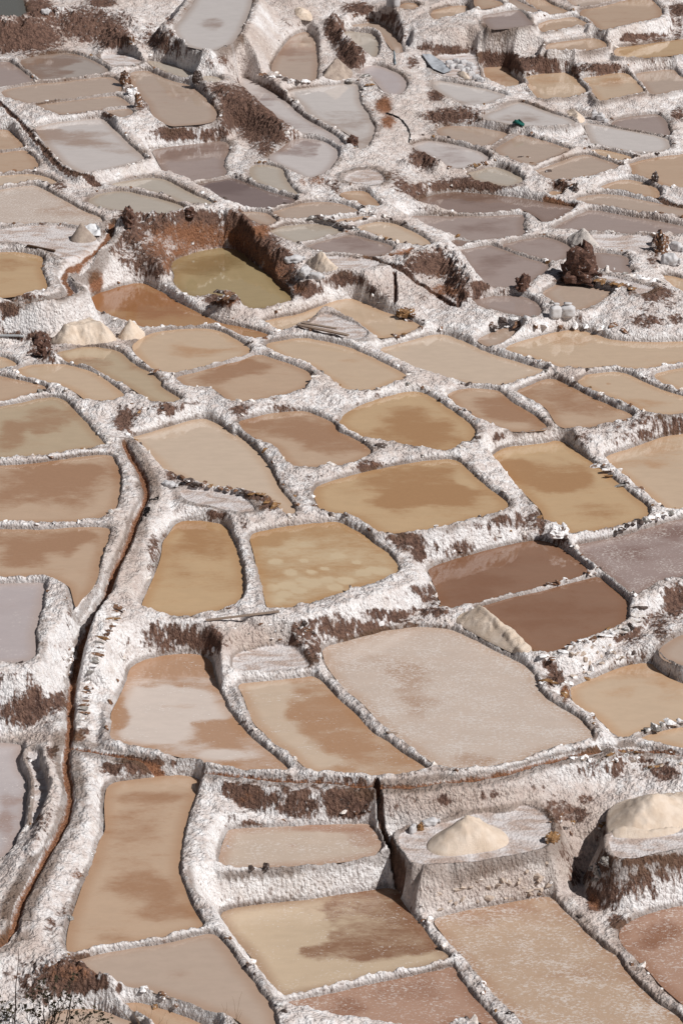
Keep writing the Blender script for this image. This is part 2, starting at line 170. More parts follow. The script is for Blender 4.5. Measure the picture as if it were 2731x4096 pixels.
# dry, walkable cells: id, category, label, outline
PADS = [
("d1","dry_pan","pan","dried brown-streaked pan behind a crumbly white curb","K 60,345 150,320 350,285 450,310 500,370 545,425 400,450 250,465 60,470 35,420"),
("d2","salt_flat","platform","low salt platform with planks standing in the cream pond","E 545,770 585,722 680,722 750,750 860,795 905,840 860,872 800,875 700,850 600,828 480,800"),
("d3","salt_flat","flat","pale dry salt pan inside the dark stone wall","F 1035,475 1110,478 1230,510 1340,540 1400,555 1340,585 1285,598 1270,560 1150,520 1040,492"),
("d4","salt_flat","flat","dry salt pan under the dark cliff","A 630,345 760,325 870,365 905,390 830,408 760,412 700,418 640,380"),
("d5","salt_flat","flat","grey-mauve salt flat with the plank, above the bright amber pond","D -150,200 0,190 150,168 350,155 470,178 560,205 630,262 590,310 500,355 420,380 360,345 300,325 180,292 100,262 -150,262"),
("d6","salt_flat","flat","mottled pinkish salt flat right of the grey-faced salt heap","F 990,215 1240,222 1390,228 1370,290 1340,325 1200,335 1010,305 960,250"),
("d7","salt_flat","terrace","walled salt terrace carrying the big cream heap","N 1075,400 1130,365 1400,310 O 300,240 480,262 560,190 690,240 750,330 740,440 640,492 450,518 250,556 0,566 N 1180,566 1130,520"),
("d8","salt_flat","terrace","grey salt terrace under the second large cream heap","O 1090,385 1200,390 1400,400 1568,372 1700,350 1700,440 1568,466 1400,505 1200,545 1115,510"),
("d9","salt_flat","flat","white salt flat around the small heap beside the pit","E 600,340 900,372 1000,400 850,448 720,458 640,430"),
("d10","crust_pan","pan","wet white crust pan left of the dark dripping wall","B 800,1075 950,1062 1015,1130 960,1168 820,1150 730,1130"),
("d11","salt_flat","ledge","flat grey ledge between the grey veined pond and the channel","J 160,945 255,965 245,1040 285,1130 315,1240 255,1340 205,1420 185,1380 205,1210 155,1050"),
("d12","salt_flat","flat","salt flat around the salt spill and small sacks","C 830,690 900,700 960,735 1090,770 1060,775 940,752 850,725"),
("d13","salt_flat","flat","sloping grey salt shelf carrying the sack pile","B 1290,350 1480,345 1568,330 C 290,420 300,480 240,500 150,490 60,475 0,440"),
("d14","salt_flat","spit","dirty salt spit below the pale cream pond","G 1120,570 1270,560 1400,575 1500,600 H 120,610 170,660 200,700 100,715 0,690 G 1300,660 1200,650 1140,610"),
]

Z = {"p1":1.083,"p2":0.999,"p3":0.704,"p4":0.506,"p5":-0.186,"p6":-0.245,"p7":-0.236,"p8":-0.231,"p9":1.079,"p10":0.656,"p11":1.532,"p12":1.59,"p13":1.619,"p14":1.253,"p15":1.213,"p15b":1.667,"p16":1.802,"p17":1.773,"p18":1.917,"p19":2.128,"p20":2.016,"p21":2.644,"p22":2.479,"p23":2.414,"p24":2.909,"p25":2.796,"p26":2.934,"p27":2.991,"p28":2.662,"p29":2.804,"p30":2.768,"p31":2.569,"p32":2.529,"p33":2.653,"p34":2.695,"p35":2.748,"p36":2.617,"p37":2.956,"p38":3.043,"p39":3.036,"p40":3.093,"p41":3.099,"p42":3.06,"p43":3.077,"p44":4.196,"p45":2.971,"p46":3.22,"p47":2.897,"p48":2.741,"p49":3.17,"p50":3.25,"p51":3.385,"p52":3.366,"p53":3.501,"p54":3.105,"p55":3.39,"p56":3.394,"p57":3.425,"p58":3.548,"p59":3.667,"p60":3.791,"p61":3.862,"p62":3.842,"p63":3.887,"p64":3.841,"p65":4.333,"p66":4.344,"p67":3.974,"p68":4.2,"p69":4.298,"p70":4.235,"p71":5.083,"p72":4.804,"p73":5.522,"p74":5.749,"p75":5.439,"p76":5.505,"p77":5.998,"p78":5.711,"p79":5.558,"p80":5.528,"p81":4.95,"p82":5.005,"p83":4.992,"p84":5.03,"p85":5.033,"p86":4.857,"p87":4.76,"p89":4.429,"p90":4.478,"p91":4.442,"p92":4.364,"p93":4.415,"p94":4.38,"p95":4.045,"p96":4.04,"p97":3.997,"p98":3.996,"p99":3.832,"p100":3.803,"p101":3.818,"p102":3.927,"p103":4.046,"p105":3.451,"p106":4.177,"p107":4.127,"p108":4.279,"p109":4.364,"p110":4.578,"p111":6.066,"p112":4.682,"p113":4.757,"p114":4.483,"p115":3.907,"p116":4.02,"p117":4.032,"p118":3.781,"p119":3.537,"p120":5.022,"p121":5.179,"p122":5.605,"p124":5.619,"d1":1.753,"d2":3.113,"d3":3.541,"d4":5.107,"d5":4.38,"d6":3.41,"d7":0.962,"d8":1.098,"d9":3.763,"d10":4.209,"d11":1.287,"d12":3.897,"d13":4.497,"d14":2.762}

MOUNDS = [
("D 790,130 860,90 900,95 1050,98 1180,85 1320,85 1480,95 E 20,95 100,110 170,190 260,265 380,320", 0.55, 0.75),
("D 800,180 860,260 950,340 1010,420", 0.25, 0.55),
("E 430,430 540,500 620,520", 0.35, 0.5),
("D 1360,610 1420,610 1470,620", 0.45, 0.5), ("E 0,600 50,610", 0.4, 0.45),
("E 1180,330 1300,300 1420,305 1480,380 1540,500", 0.6, 1.0),
("E 720,480 860,455 1000,430", 0.2, 0.7),
("A 0,120 150,120 300,70 420,60 480,120 700,160 800,260", 0.7, 1.6),
("A 560,30 760,80 900,170 1050,200 1130,290", 0.3, 0.9),
("B 690,90 740,210 850,340", 0.5, 0.8),
("A 1400,560 1540,620 B 200,670 360,780", 0.45, 0.9),
("D 640,1290 760,1290 860,1290 1000,1290 1120,1300", 0.15, 0.5),
("E 560,1120 650,1150 690,1250", 0.15, 0.6),
("M 300,1170 480,1210 640,1320", 0.35, 0.9),
("D 200,880 270,800 340,790", 0.3, 0.7), ("D 270,920 340,970", 0.25, 0.4),
("G 1050,460 1180,510 1300,545 H 100,570 190,590 310,640", 0.16, 0.35),
("B 560,1130 640,1120", 0.1, 0.4),
("B 1150,990 1240,960 1330,1010", 0.4, 0.6),
("B 1250,700 1400,700 1550,720 C 100,690 230,720", 0.25, 0.5),
("C 510,370 700,390 840,410 1000,410 1180,430", 0.25, 0.7),
("J 270,960 300,1080 340,1180 M 290,240 250,360 210,450", 0.22, 0.35),
("E 590,90", 0.01, 0.1),
("F 1400,220 1450,240", 0.35, 0.4),
("K 1280,60 1380,60", 0.1, 0.4),
("L 800,480 830,520", 0.3, 0.35),
("D 740,330 640,350 570,370", 0.15, 0.5),
]
# id, path, half width, depth, label
CHANNELS = [
("c1", "G 780,270 800,330 880,440 910,520 935,590 890,680 850,740 830,830 800,920 740,1030 705,1110 710,1170 670,1240 620,1330 560,1410 510,1510 J 515,280 470,440 450,560 440,680 440,790 450,870 420,920 410,1000 400,1080 440,1170 450,1250 430,1350 390,1440 330,1530 M 280,530 230,620 180,720 130,800 100,880 95,935 130,965 110,1010 60,1060 0,1090 -60,1110", 0.13, 0.11, "rust-red brine channel winding down the left side"),
("c2", "J 460,900 600,915 720,940 850,965 1000,1000 1150,1035 1300,1050 1400,1055 K 150,1080 260,1095 400,1112 500,1110 650,1110 760,1120 850,1130 940,1145 1050,1140 1200,1130 1300,1115 1400,1090 1500,1085 L 190,1095 260,1090 400,1065 540,1030 620,1000 720,970 850,940 960,925 1100,910 1250,900 1340,905 1450,925 1568,945 1680,960", 0.11, 0.08, "thin dark red channel running across under the largest pond"),
("c3", "D 700,140 690,210 640,270 610,310 540,365 490,385 420,410 385,450 400,500 430,560 470,580 420,605 330,630 200,645 80,650 0,615 -60,600", 0.22, 0.12, "orange brine channel bending past the salt flat left of the pit"),
("c4", "A -40,620 60,710 150,790 220,870 290,950 340,1020 400,1070 480,1110 560,1145 630,1160", 0.10, 0.10, "narrow stony runnel along the crest of the left slanting wall"),
("c5", "K 945,1145 960,1210 972,1290 970,1350 1000,1440 N 1020,460 1080,540 1125,600 1115,690", 0.08, 0.25, "dark vertical drain slot in the brown wall"),
("c6", "E 920,370 1040,410 1150,470 1250,540 1330,590 1400,650 1480,700 F 150,560 180,620", 0.10, 0.12, "small dry runnel crossing the brown mound"),
("c7", "E 880,350 1000,345 1090,345 1120,320 1170,300", 0.12, 0.08, "short orange runnel behind the brown mound"),
("c8", "C 700,1250 780,1265 850,1275 900,1280", 0.1, 0.08, "wet brown gutter at the end of the dripping wall"),
("c9", "C 1110,1185 1200,1200 1330,1230 1450,1270 1568,1300 1680,1325", 0.10, 0.12, "grey lined runnel above the long grey-beige pond"),
("c10", "E 1060,450 1072,540 1065,640", 0.06, 0.2, "dark slot down the pit-side bank"),
]
EARTH = [
"K 480,1240,520,130,.62 130,1400,150,40,.5", "J 1150,240,260,80,.6 150,680,260,130,.7 60,480,200,60,.35", "D 1100,160,420,90,.7 820,330,140,130,.55 150,760,330,90,.35", "H 900,1440,380,90,.55 1400,900,260,100,.4", "I 350,830,420,110,.25 1300,180,300,80,.5", "L 1050,380,260,90,.35 1250,1050,360,130,.5", "O 1350,640,300,130,.5", "F 1300,620,330,120,.5 250,640,260,80,.4", "E 900,1260,200,60,.35 250,1300,260,60,.45", "C 350,210,340,70,.22 1100,660,500,80,.22", "G 1000,960,90,200,.25", "M 300,820,160,200,.3 440,1260,230,110,1 150,1250,160,110,.55",
"A 150,230,260,110,.95 560,150,260,120,.75 700,230,110,90,.9 240,50,100,60,.95 980,240,130,60,.55 1080,290,100,60,.4 1380,390,90,40,.4 640,20,90,30,.9 1060,130,30,40,.6 930,160,60,30,.5 1150,835,180,50,.75 840,570,60,40,.9 880,660,60,60,.6 1500,690,140,160,.9 1390,560,90,40,.8 1530,830,70,90,.8 300,960,40,40,.5 480,1080,60,40,.6 380,1170,50,40,.6 690,720,40,20,.7",
"D 810,110,50,60,1 1000,130,140,40,.6 1300,120,130,50,.9 1500,140,110,70,.95 850,220,90,60,.8 950,350,120,100,.75 1000,440,60,60,.7 60,690,70,60,.9 100,850,60,30,.6 270,860,90,90,.9 250,960,100,60,.8 1380,620,110,40,.9 780,1380,80,80,.95 860,1340,60,50,.6 1050,1310,80,40,.8 1510,1320,60,40,.7 1200,1270,90,20,.5 150,600,110,25,.7 250,145,60,20,.7 150,235,100,25,.45 310,420,50,30,.5",
"E 60,170,90,100,.95 230,290,110,100,.95 350,430,100,130,1 500,560,80,50,.95 740,500,110,50,.75 950,560,100,70,.4 1290,410,150,80,.95 1450,520,80,100,.7 1000,600,60,40,.6 1250,600,80,40,.5 850,1210,50,40,.6 570,1275,40,20,.6",
"F 300,540,60,30,.9 60,420,80,60,.95 180,600,60,60,.8 1420,250,60,40,.8 1380,370,50,60,.6 1240,580,50,60,.8 1400,590,130,60,.85 1480,640,60,60,.6 1330,760,130,50,.8 1520,750,50,40,.8 1310,1380,90,60,.6 1420,1390,80,60,.5 900,470,140,40,.8",
"B 780,340,90,90,1 680,200,60,100,.85 830,50,110,40,.8 1300,290,110,50,.6 1450,310,120,40,.7 200,760,200,170,.9 320,850,60,60,1 250,920,60,60,.8 150,370,50,40,.6 360,150,60,60,.4 1180,400,50,50,.6 1330,600,60,40,.8 1400,740,160,50,.8 1240,990,110,70,.9 1100,1160,60,60,.7 1200,1200,60,60,.7 1050,1100,80,60,.5 620,1140,70,50,.5 690,1170,40,50,.7 1110,200,70,80,.6 1000,110,120,30,.5",
"C 150,720,160,50,.85 600,400,220,60,.9 350,370,100,40,.8 1050,430,130,40,.8 250,1150,280,40,.8 60,1160,80,40,.8 1350,230,150,30,.8 1250,240,60,30,.8 1530,700,60,60,.9 1520,180,60,80,.8 800,1150,80,40,.6 1540,60,70,50,.8 130,320,150,40,.6 900,450,40,40,.7 400,245,300,60,.25 850,640,260,40,.2",
"G 950,910,50,70,.7 950,1050,60,60,.3 1080,480,60,40,.9 1150,520,70,30,.8 1230,540,50,20,.8 1350,720,90,30,.7 1090,1460,200,70,.5 1350,1500,60,70,.9 420,1350,30,120,.4",
"H 160,600,160,40,.85 280,660,90,50,.8 900,410,90,40,.8 530,495,40,30,.5 90,60,60,40,.8 1130,880,110,70,.9 1200,960,60,70,.8 1280,1230,80,70,.9 1190,1210,50,50,.7 850,1430,150,60,.65 1100,1370,150,50,.7 1300,1330,150,40,.8 960,1350,60,50,.7 500,1480,90,110,.75 430,1530,50,40,.9 120,780,40,60,.6 370,490,60,60,.4 430,580,40,60,.5 1150,300,120,25,.4",
"I 620,760,120,70,.6 450,770,100,50,.55 350,830,120,70,.35 690,770,40,60,.8 800,820,60,70,.6 430,235,40,30,.5 950,240,60,60,.5 1280,190,120,60,.5 1400,160,80,50,.5 1540,170,50,60,.8 1520,1270,80,120,.95 1420,1380,90,80,.7 1260,1480,100,70,.6 1440,1470,80,60,.6",
"J 150,700,230,100,.85 350,640,70,80,.85 420,340,40,80,.4 1060,220,180,70,.6 1340,250,60,80,.95 880,1030,180,60,.85 700,1060,80,50,.8 330,960,50,50,.8 260,1400,70,90,.8 480,850,60,40,.9 1520,1240,60,90,.9 1420,1200,40,60,.5 520,830,60,40,.7",
"K 130,1210,120,90,.85 300,1280,150,90,.6 780,1250,180,110,.9 550,1200,130,60,.5 500,1350,200,50,.5 1150,1230,120,60,.4 540,350,60,100,.9 1130,1180,120,20,.6 150,1400,60,30,.6",
"L 760,500,70,50,.9 830,590,30,60,.9 730,420,50,40,.6 1450,1080,90,70,.85 1420,960,100,40,.5 1300,1050,60,50,.4 780,1330,120,110,.75 900,1350,100,60,.8 950,1260,60,50,.7 640,1190,90,30,.5 350,1220,120,40,.4 60,1260,80,40,.5 1100,1080,100,60,.4",
"M 490,630,50,50,.5 380,850,80,80,.5 320,950,50,60,.6 440,1260,200,80,.8 600,1320,120,50,.9 200,1370,150,80,.7 50,1250,80,40,.6 740,1350,30,40,.7 290,270,50,80,.7 240,410,50,50,.7",
"O 1080,560,60,60,.9 1300,540,170,40,.9 1500,560,90,60,.8 1010,800,50,90,.9 1100,730,80,100,.7 1150,930,60,50,.9 1000,640,60,40,.6 870,500,80,120,.45 900,640,80,80,.45",
]
CLEAN = [    # walls that are clean white salt
"C 350,210,420,75,.8 850,640,320,60,.7 1300,640,300,70,.7 1000,340,330,35,.6 780,830,150,60,.9 1300,170,250,50,.5", "B 200,250,130,190,.8 960,700,70,130,.5 960,950,120,80,.7 60,1000,60,90,.8 1170,570,70,100,.7",
"H 800,1240,320,60,.7 1450,860,200,50,.3", "N 600,660,520,80,.7", "M 280,500,140,330,.3 1260,450,90,330,.8", "J 310,230,90,250,.7", "G 780,700,110,330,.5", "D 640,420,90,90,.7 330,760,230,80,.7", "E 680,1230,80,100,.6", "F 1100,640,150,60,.7", "L 1000,350,170,60,.5", "A 750,1090,230,50,.8 1200,820,100,30,.3 1480,980,60,130,.8",
]
RED = [
"D 1230,230,330,90,.8 1000,300,90,80,.6", "E 120,330,140,90,.55 300,470,120,110,.6",
"D 600,520,45,80,1 1200,290,140,40,.75 1000,250,60,80,.7 1130,330,90,40,.85 1350,260,90,50,.9 1460,270,60,40,.8 1060,400,40,60,.8 1440,640,60,40,.7 250,700,10,10,.1",
"E 230,190,60,45,1 40,250,40,30,.9 1380,570,100,45,.8 1350,480,100,40,.4 480,560,60,30,.6 100,260,120,60,.6 250,420,90,110,.6 360,560,60,60,.5 1120,330,60,20,.8",
"B 1000,660,55,60,1 1025,760,45,50,.9 560,1130,60,45,.6 480,1140,30,30,.6",
"M 440,1250,200,70,.5 490,640,40,40,.6",
"O 1010,810,40,60,.7", "L 830,590,30,60,.7", "H 930,410,60,30,.3", "J 480,870,60,30,.8", "K 130,1240,90,60,.4",
]
TAN = [     # dusty beige places
"K 150,250,260,110,.9 1300,1250,300,120,.9 1500,1250,150,120,.9", "L 100,1250,400,150,.9 500,1250,300,120,.8 900,1400,300,200,.9 380,1130,300,60,.6",
"O 400,680,420,130,.75 100,700,300,150,.6 860,550,150,250,.9 950,1000,120,200,.7 1100,1100,120,120,.7 1350,1300,200,200,.7",
"N 1300,700,200,200,.65 1150,150,200,150,.8", "M 30,700,120,250,.4 150,1080,150,90,.7", "J 250,870,250,40,.8 250,1150,120,300,.6",
"G 780,1000,120,300,.75 950,450,100,200,.6", "E 500,700,500,80,.5 700,450,150,80,.5 1000,540,200,100,.6 1200,560,200,100,.5 650,1110,120,80,.5 1250,1110,300,50,.5",
"D 600,880,350,60,.7 400,300,300,120,.3 1500,720,200,60,.6", "F 850,1080,150,60,.6 700,1420,400,40,.5 300,560,200,60,.4", "I 600,200,300,60,.4",
"H 1000,300,250,60,.45 700,440,300,40,.3 300,760,300,40,.5", "B 1100,800,200,200,.5 500,80,100,100,.7 900,1080,200,80,.5 620,300,60,150,.35 1200,650,150,150,.3",
]
# banks that are lumps of their own: id, category, label, outline
BANKS = [
("earth_bank","dark dripping cliff of earth in the top left corner","A -150,130 80,112 250,100 450,230 440,320 280,340 100,362 -150,385"),
("earth_bank","brown earth ridge sloping down from the top left","A 250,-40 430,0 760,180 825,290 700,310 520,262 430,110"),
("salt_bank","white crusted slope left of the large pale top pond","A 730,-40 1150,-40 1160,60 1080,170 1020,190 900,120 740,60"),
("salt_bank","high snow-white slope between two grey ponds near the top","B 240,-40 380,60 420,180 330,330 260,450 150,400 20,290 100,220 180,30"),
("earth_bank","dark earth bank beside the small grey-green pond","B 640,90 720,240 880,362 790,440 690,372 640,200"),
("earth_bank","long brown earth slope with a rounded foot near the round pond","B -60,560 120,610 330,740 390,820 240,970 100,830 -20,650"),
("earth_bank","curved brown rim and back wall of the deep pit","D 740,150 800,50 1180,60 1480,75 E 100,90 260,225 400,325 460,450 440,600 330,525 200,395 100,320 D 1480,300 1280,305 1180,335 1080,370 1050,470 900,470 760,300"),
("earth_bank","furrowed brown bank sloping down right of the pit","E 620,520 850,440 1060,425 1075,650 870,615 790,560 700,600"),
("earth_bank","tall brown mound with white flanks, left of the large mauve pond","E 1090,350 1290,285 1470,310 1560,560 1530,640 1400,660 1250,600 1130,430"),
("earth_bank","white bank with a dark brown scar in its middle","D 560,1260 800,1255 1130,1290 1110,1350 960,1420 820,1490 700,1390"),
("salt_bank","star-shaped white salt bank where four dikes meet","E 560,1090 680,1120 760,1200 820,1220 760,1300 720,1380 600,1340 480,1300 470,1200 540,1170"),
("salt_bank","broad sunlit white bank between the channel and the narrow amber pond","G 960,630 1070,620 1110,760 1030,880 1010,1000 890,1290 800,1290 730,1220 760,1090 860,820"),
("salt_bank","wide white bank below the row of flat stones","J 700,100 860,80 900,370 810,440 790,540 700,720 690,870 580,830 550,690 570,450 650,250"),
("salt_bank","steep lumpy white bank between channel and tall tan pond","J 450,950 570,960 650,1100 660,1190 650,1260 M 665,350 600,560 480,830 410,1100 270,1010 140,900 240,650 330,480 440,260 500,150"),
("salt_bank","bulging snow-white wall right of the tall tan pond","M 1255,60 1340,20 1440,360 1370,600 1390,930 1290,950 1180,780 1130,580 1160,320"),
("salt_bank","thick rounded white wall around the pale grey pond","G 300,1110 350,1120 440,1180 460,1300 470,1500 J 430,300 420,560 380,560 300,400 230,370 230,250 G 270,1280"),
("earth_bank","rust-brown mound with white patches above the bush","M -60,1130 120,1110 300,1150 480,1195 560,1250 700,1330 710,1420 420,1420 250,1430 -60,1440"),
("footpath","beige dirt path climbing between the two salt terraces","O 790,360 900,330 1040,340 1075,430 990,540 960,640 920,720 840,800 790,740 790,580"),
("salt_bank","crumbling beige bank right of the footpath","O 1000,560 1080,560 1120,620 1240,900 1150,960 1090,960 960,850 930,740"),
("salt_bank","rugged wall of stone and salt behind the second heap","L 1060,930 1568,950 1700,960 1700,1200 1500,1200 1200,1130 1000,1180 900,1100 850,1000"),
("salt_bank","dusty beige slope behind the big cream heap","L -60,1130 600,1040 760,1060 850,1130 620,1210 480,1270 200,1320 -60,1400 K 1000,1300 980,1180"),
("salt_bank","streaked white wall beside the orange channel and pit","D 540,370 700,260 780,330 900,480 700,570 650,570 560,430"),
("salt_bank","curved white bank around the leaf-shaped pond","B 1100,470 1180,520 1250,660 1130,720 1080,650 1110,590 1150,540"),
]
# patches on the water: pond id, darker (+) or paler (-) ellipses
PATCH = {
"p1":"M 860,150,220,40,.8 900,720,260,90,.9 1000,870,200,60,.8 700,1030,100,30,.6 750,450,300,200,.35 620,300,100,200,-.2",
"p2":"M 1300,1568,200,60,.7 1100,1260,80,40,.4",
"p5":"N 900,840,290,130,1.2 980,1010,380,140,1.2 1180,920,200,160,1.2 870,1090,300,80,1.2 1290,1060,90,60,1.2 700,900,90,140,.8 600,1140,140,60,.7 250,1000,250,250,-.5 600,1270,400,80,-.5",
"p9":"J 60,1250,90,50,.8 30,1400,60,120,.9",
"p10":"N 700,345,330,35,.9 850,420,130,60,.8 100,370,150,20,.7 430,450,40,15,.6",
"p11":"J 1000,430,250,80,.8 1350,820,200,120,.8 1450,1000,100,40,.8 760,700,60,200,.7 1090,600,200,50,-1.5 880,660,90,60,-1.2 1050,800,200,90,-1.6 1310,715,120,45,-1.5 900,860,130,40,-1.2 1420,985,140,40,-1.5",
"p12":"K 600,660,140,110,.9 700,800,250,160,.9 900,980,300,110,.8 480,520,120,60,.7 230,640,130,110,-.8 380,860,140,60,-.8 560,980,90,90,-.8 120,1010,100,30,-.5",
"p13":"K 1150,500,170,130,.7 1300,680,250,60,.7 800,380,200,60,.5 1568,1020,150,60,.8 920,520,110,80,-.8 1000,650,140,60,-.8 1430,560,120,80,-.8 1500,730,200,100,-.8 L 700,800,200,90,-.6 100,560,200,60,-.6",
"p14":"L 1250,480,160,90,.8 1180,590,120,40,.7 1480,550,80,120,.6 1100,760,180,60,-.8",
"p19":"I 480,430,120,50,1 800,480,260,90,.9 700,520,200,60,.8 1050,700,160,50,.4 900,330,260,50,-.7 1100,480,100,60,-.6",
"p20":"I 1450,320,170,80,.7 1250,420,140,50,.6 1350,560,200,120,-.7",
"p21":"H 1200,560,330,110,.9 1150,640,180,70,.8 1300,430,200,40,.6 I 60,600,160,90,.8 200,480,80,60,-.7 H 700,620,140,80,-.4",
"p22":"H 250,870,140,50,.9 600,800,260,60,.4 315,1018,38,15,-1.1 490,1010,26,10,-1.1 540,1080,30,12,-1.1 700,980,34,14,-1.1 410,1085,36,15,-1.1 300,1180,42,17,-1.1 400,1165,50,21,-1.1 540,1150,52,21,-1.1 470,1200,40,16,-1.1 480,1130,28,11,-1.1 620,1060,26,10,-1.1 870,1085,42,17,-1.1 760,1140,44,18,-1.1 310,1250,48,20,-1.1 380,1222,34,14,-1.1 640,1130,36,15,-1.1 990,1080,50,21,-1.1 930,1065,30,12,-1.1 830,1020,24,10,-1.1 690,1180,40,16,-1.1",
"p23":"G 1180,800,120,60,1 1300,900,160,90,.7 1150,1000,120,120,.4 1250,1250,150,60,-.2",
"p24":"G 250,900,330,90,.9 100,1000,200,60,.8 420,880,120,60,.6 520,950,60,60,-.8 450,1150,60,90,-.3",
"p26":"G 300,540,360,140,1 450,450,260,60,.8 640,520,80,110,-.4 600,660,130,70,-.9 150,720,200,40,-.5",
"p27":"D 320,1350,140,60,.8 300,1440,120,60,.9 100,1420,100,40,.7 60,1500,80,80,.8 450,1500,150,50,-.6",
"p28":"H 150,640,60,80,.3",
"p29":"H 480,180,250,70,.8 650,280,200,70,.7 180,140,110,30,.9 500,370,150,40,-.5",
"p30":"H 1150,120,160,80,.8 1350,230,150,80,.9 1050,220,200,60,.7 850,150,100,40,-.2 1100,0,200,40,-.6",
"p31":"F 420,1290,150,60,.9 560,1370,180,60,.9 540,1420,80,20,-.7 200,1210,120,30,-.6",
"p32":"F 750,1200,200,60,.7 950,1300,250,50,.6 860,1420,120,20,-.5",
"p33":"F 1250,1290,200,40,.8 1100,1130,150,40,-.6 1095,1155,18,9,1.6",
"p35":"F 860,880,130,40,.7 1350,900,300,50,.4 1100,960,300,40,-.3",
"p38":"D 1350,1110,120,60,.8 E 60,1060,150,60,.9 200,1050,100,40,.6 350,1140,150,40,-.4",
"p39":"D 1200,950,180,50,.8 1480,920,100,40,.5 1000,1040,130,40,-.4",
"p40":"D 540,1020,150,40,.8 880,1080,120,50,.8 640,955,100,16,-.9 750,1000,40,40,-.9 850,1110,90,40,-.8 950,1200,150,50,-.7",
"p45":"D 800,620,260,70,1 1000,680,200,60,.8 650,640,80,60,.5",
"p16":"I 200,1100,300,150,.6", "p17":"I 700,1350,300,100,.5",
"p18":"I 1300,960,300,50,.6 1500,830,120,50,.8 1450,950,130,30,-.7",
"p46":"D 1250,420,200,70,.8 1450,380,150,60,.7",
"p87":"A 430,850,200,60,.5 560,880,150,40,.6 760,960,120,50,.5 300,830,90,60,.5 600,1000,150,50,-.8 500,780,200,40,-.6",
"p86":"A 1100,620,150,80,.3", "p82":"A 270,430,170,60,1 380,370,140,40,.9 560,440,130,50,-1",
"p95":"A 1080,960,80,70,.8 1250,930,200,40,.8 1100,1070,100,40,-.6 1200,1010,130,30,-.5",
"p108":"B 240,620,120,60,.6 440,790,160,40,.6 90,530,60,40,-.9 380,700,60,50,-.7 620,840,100,40,.3",
"p109":"B 750,760,160,60,.8 870,860,80,80,.7 600,700,60,20,.4 650,600,200,70,-1 880,800,60,30,-.6",
"p110":"B 460,340,140,90,.7 370,320,60,60,.6 380,430,130,60,-.9 500,440,80,50,-.9",
"p106":"B 480,930,140,60,.9 350,950,80,40,.7 640,960,50,100,-.9 500,1050,150,40,-.8",
"p111":"A 1330,150,90,40,.8 1250,260,180,20,.5 1400,60,160,60,-.3",
"p115":"C 60,950,120,40,.6 150,1000,100,30,.5 B 1240,930,80,30,-.5",
"p65":"C 520,740,130,40,.6 700,760,160,20,.4 500,670,120,30,-.5",
"p66":"C 180,560,160,30,-.6 250,640,100,20,.5 60,580,50,30,.5",
"p63":"C 1100,840,150,40,-.8 1350,900,130,20,.3 1000,890,60,20,.4",
"p51":"F 420,370,140,50,.7 300,450,100,60,.5 350,320,120,30,-.5 600,440,120,40,-.6",
"p56":"F 300,180,200,60,.6 150,130,150,30,-.5",
"p57":"C 200,1230,250,40,.9 600,1270,120,20,.6 700,1320,120,40,-.4",
"p96":"A 1400,1170,150,40,.6 B 100,1170,150,40,.5 150,1260,150,20,-.4",
"p99":"B 560,1430,130,25,.6", "p100":"E 850,270,140,40,.6 650,310,130,25,-.7",
"p92":"A 60,1300,80,80,-.9 250,1260,150,40,-.3 400,1330,200,40,.6",
"p6":"N 700,1470,200,60,.8 1150,1350,250,80,.5 600,1450,80,40,-.6",
"p7":"O 400,900,400,70,.8 1000,1250,250,70,.4 600,1050,300,90,-.5",
"p8":"O 1450,980,150,80,1 1350,1080,120,40,.8 1500,1250,200,90,-.8",
"p37":"E 800,1000,80,30,.5 500,960,150,50,-.3", "p36":"E 1250,920,150,50,-.7 1500,1040,200,60,-.3",
"p44":"D 60,400,150,40,.6 150,450,120,40,-.3", "p67":"C 420,490,80,40,.5", "p69":"C 1130,520,100,40,.8 1250,530,60,30,-.4", "p68":"C 700,500,100,25,.7 750,580,160,20,-.5",
"p1b":"",
}

LEDGES = [
("c1", "G 780,270 800,330 880,440 910,520 935,590 890,680 850,740 830,830 800,920 740,1030 705,1110", 2.95, 2.75, 0.12),
("c1", "G 705,1110 710,1170 670,1240 620,1330 560,1410 510,1510 J 515,280 470,440 450,560 440,680 440,790", 2.7, 1.5, 0.12),
("c1", "J 440,790 450,870 420,920 410,1000 400,1080 440,1170 450,1250 430,1350 390,1440 330,1530 M 280,530 230,620 180,720 130,800 100,880 95,935", 1.5, 1.35, 0.12),
("c1", "M 95,935 130,965 110,1010 60,1060 0,1090 -60,1110", 1.32, 1.2, 0.12),
("c2", "J 460,914 600,929 720,954 850,979 1000,1014 1150,1049 1300,1064 1400,1069 K 150,1094 260,1109 400,1126 500,1124 650,1124 760,1134 850,1144 940,1159", 1.45, 1.5, 0.12),
("c2", "K 940,1162 1050,1160 1200,1152 1300,1140 1400,1120 1500,1112 L 190,1118 260,1112 400,1088 540,1054 620,1024 720,992 850,962 960,948 1060,935", 1.54, 1.52, 0.11),
("c2", "L 1060,935 1100,930 1250,920 1340,925 1450,945 1568,965 1680,980", 1.3, 1.12, 0.11),
("c3", "D 700,140 690,210 640,270 610,310 540,365 490,385 420,410 385,450 400,500 430,560 470,580", 4.4, 4.15, 0.2),
("c3", "D 470,580 420,605 330,630 200,645 80,650 0,615 -60,600", 4.12, 4.05, 0.14),
]

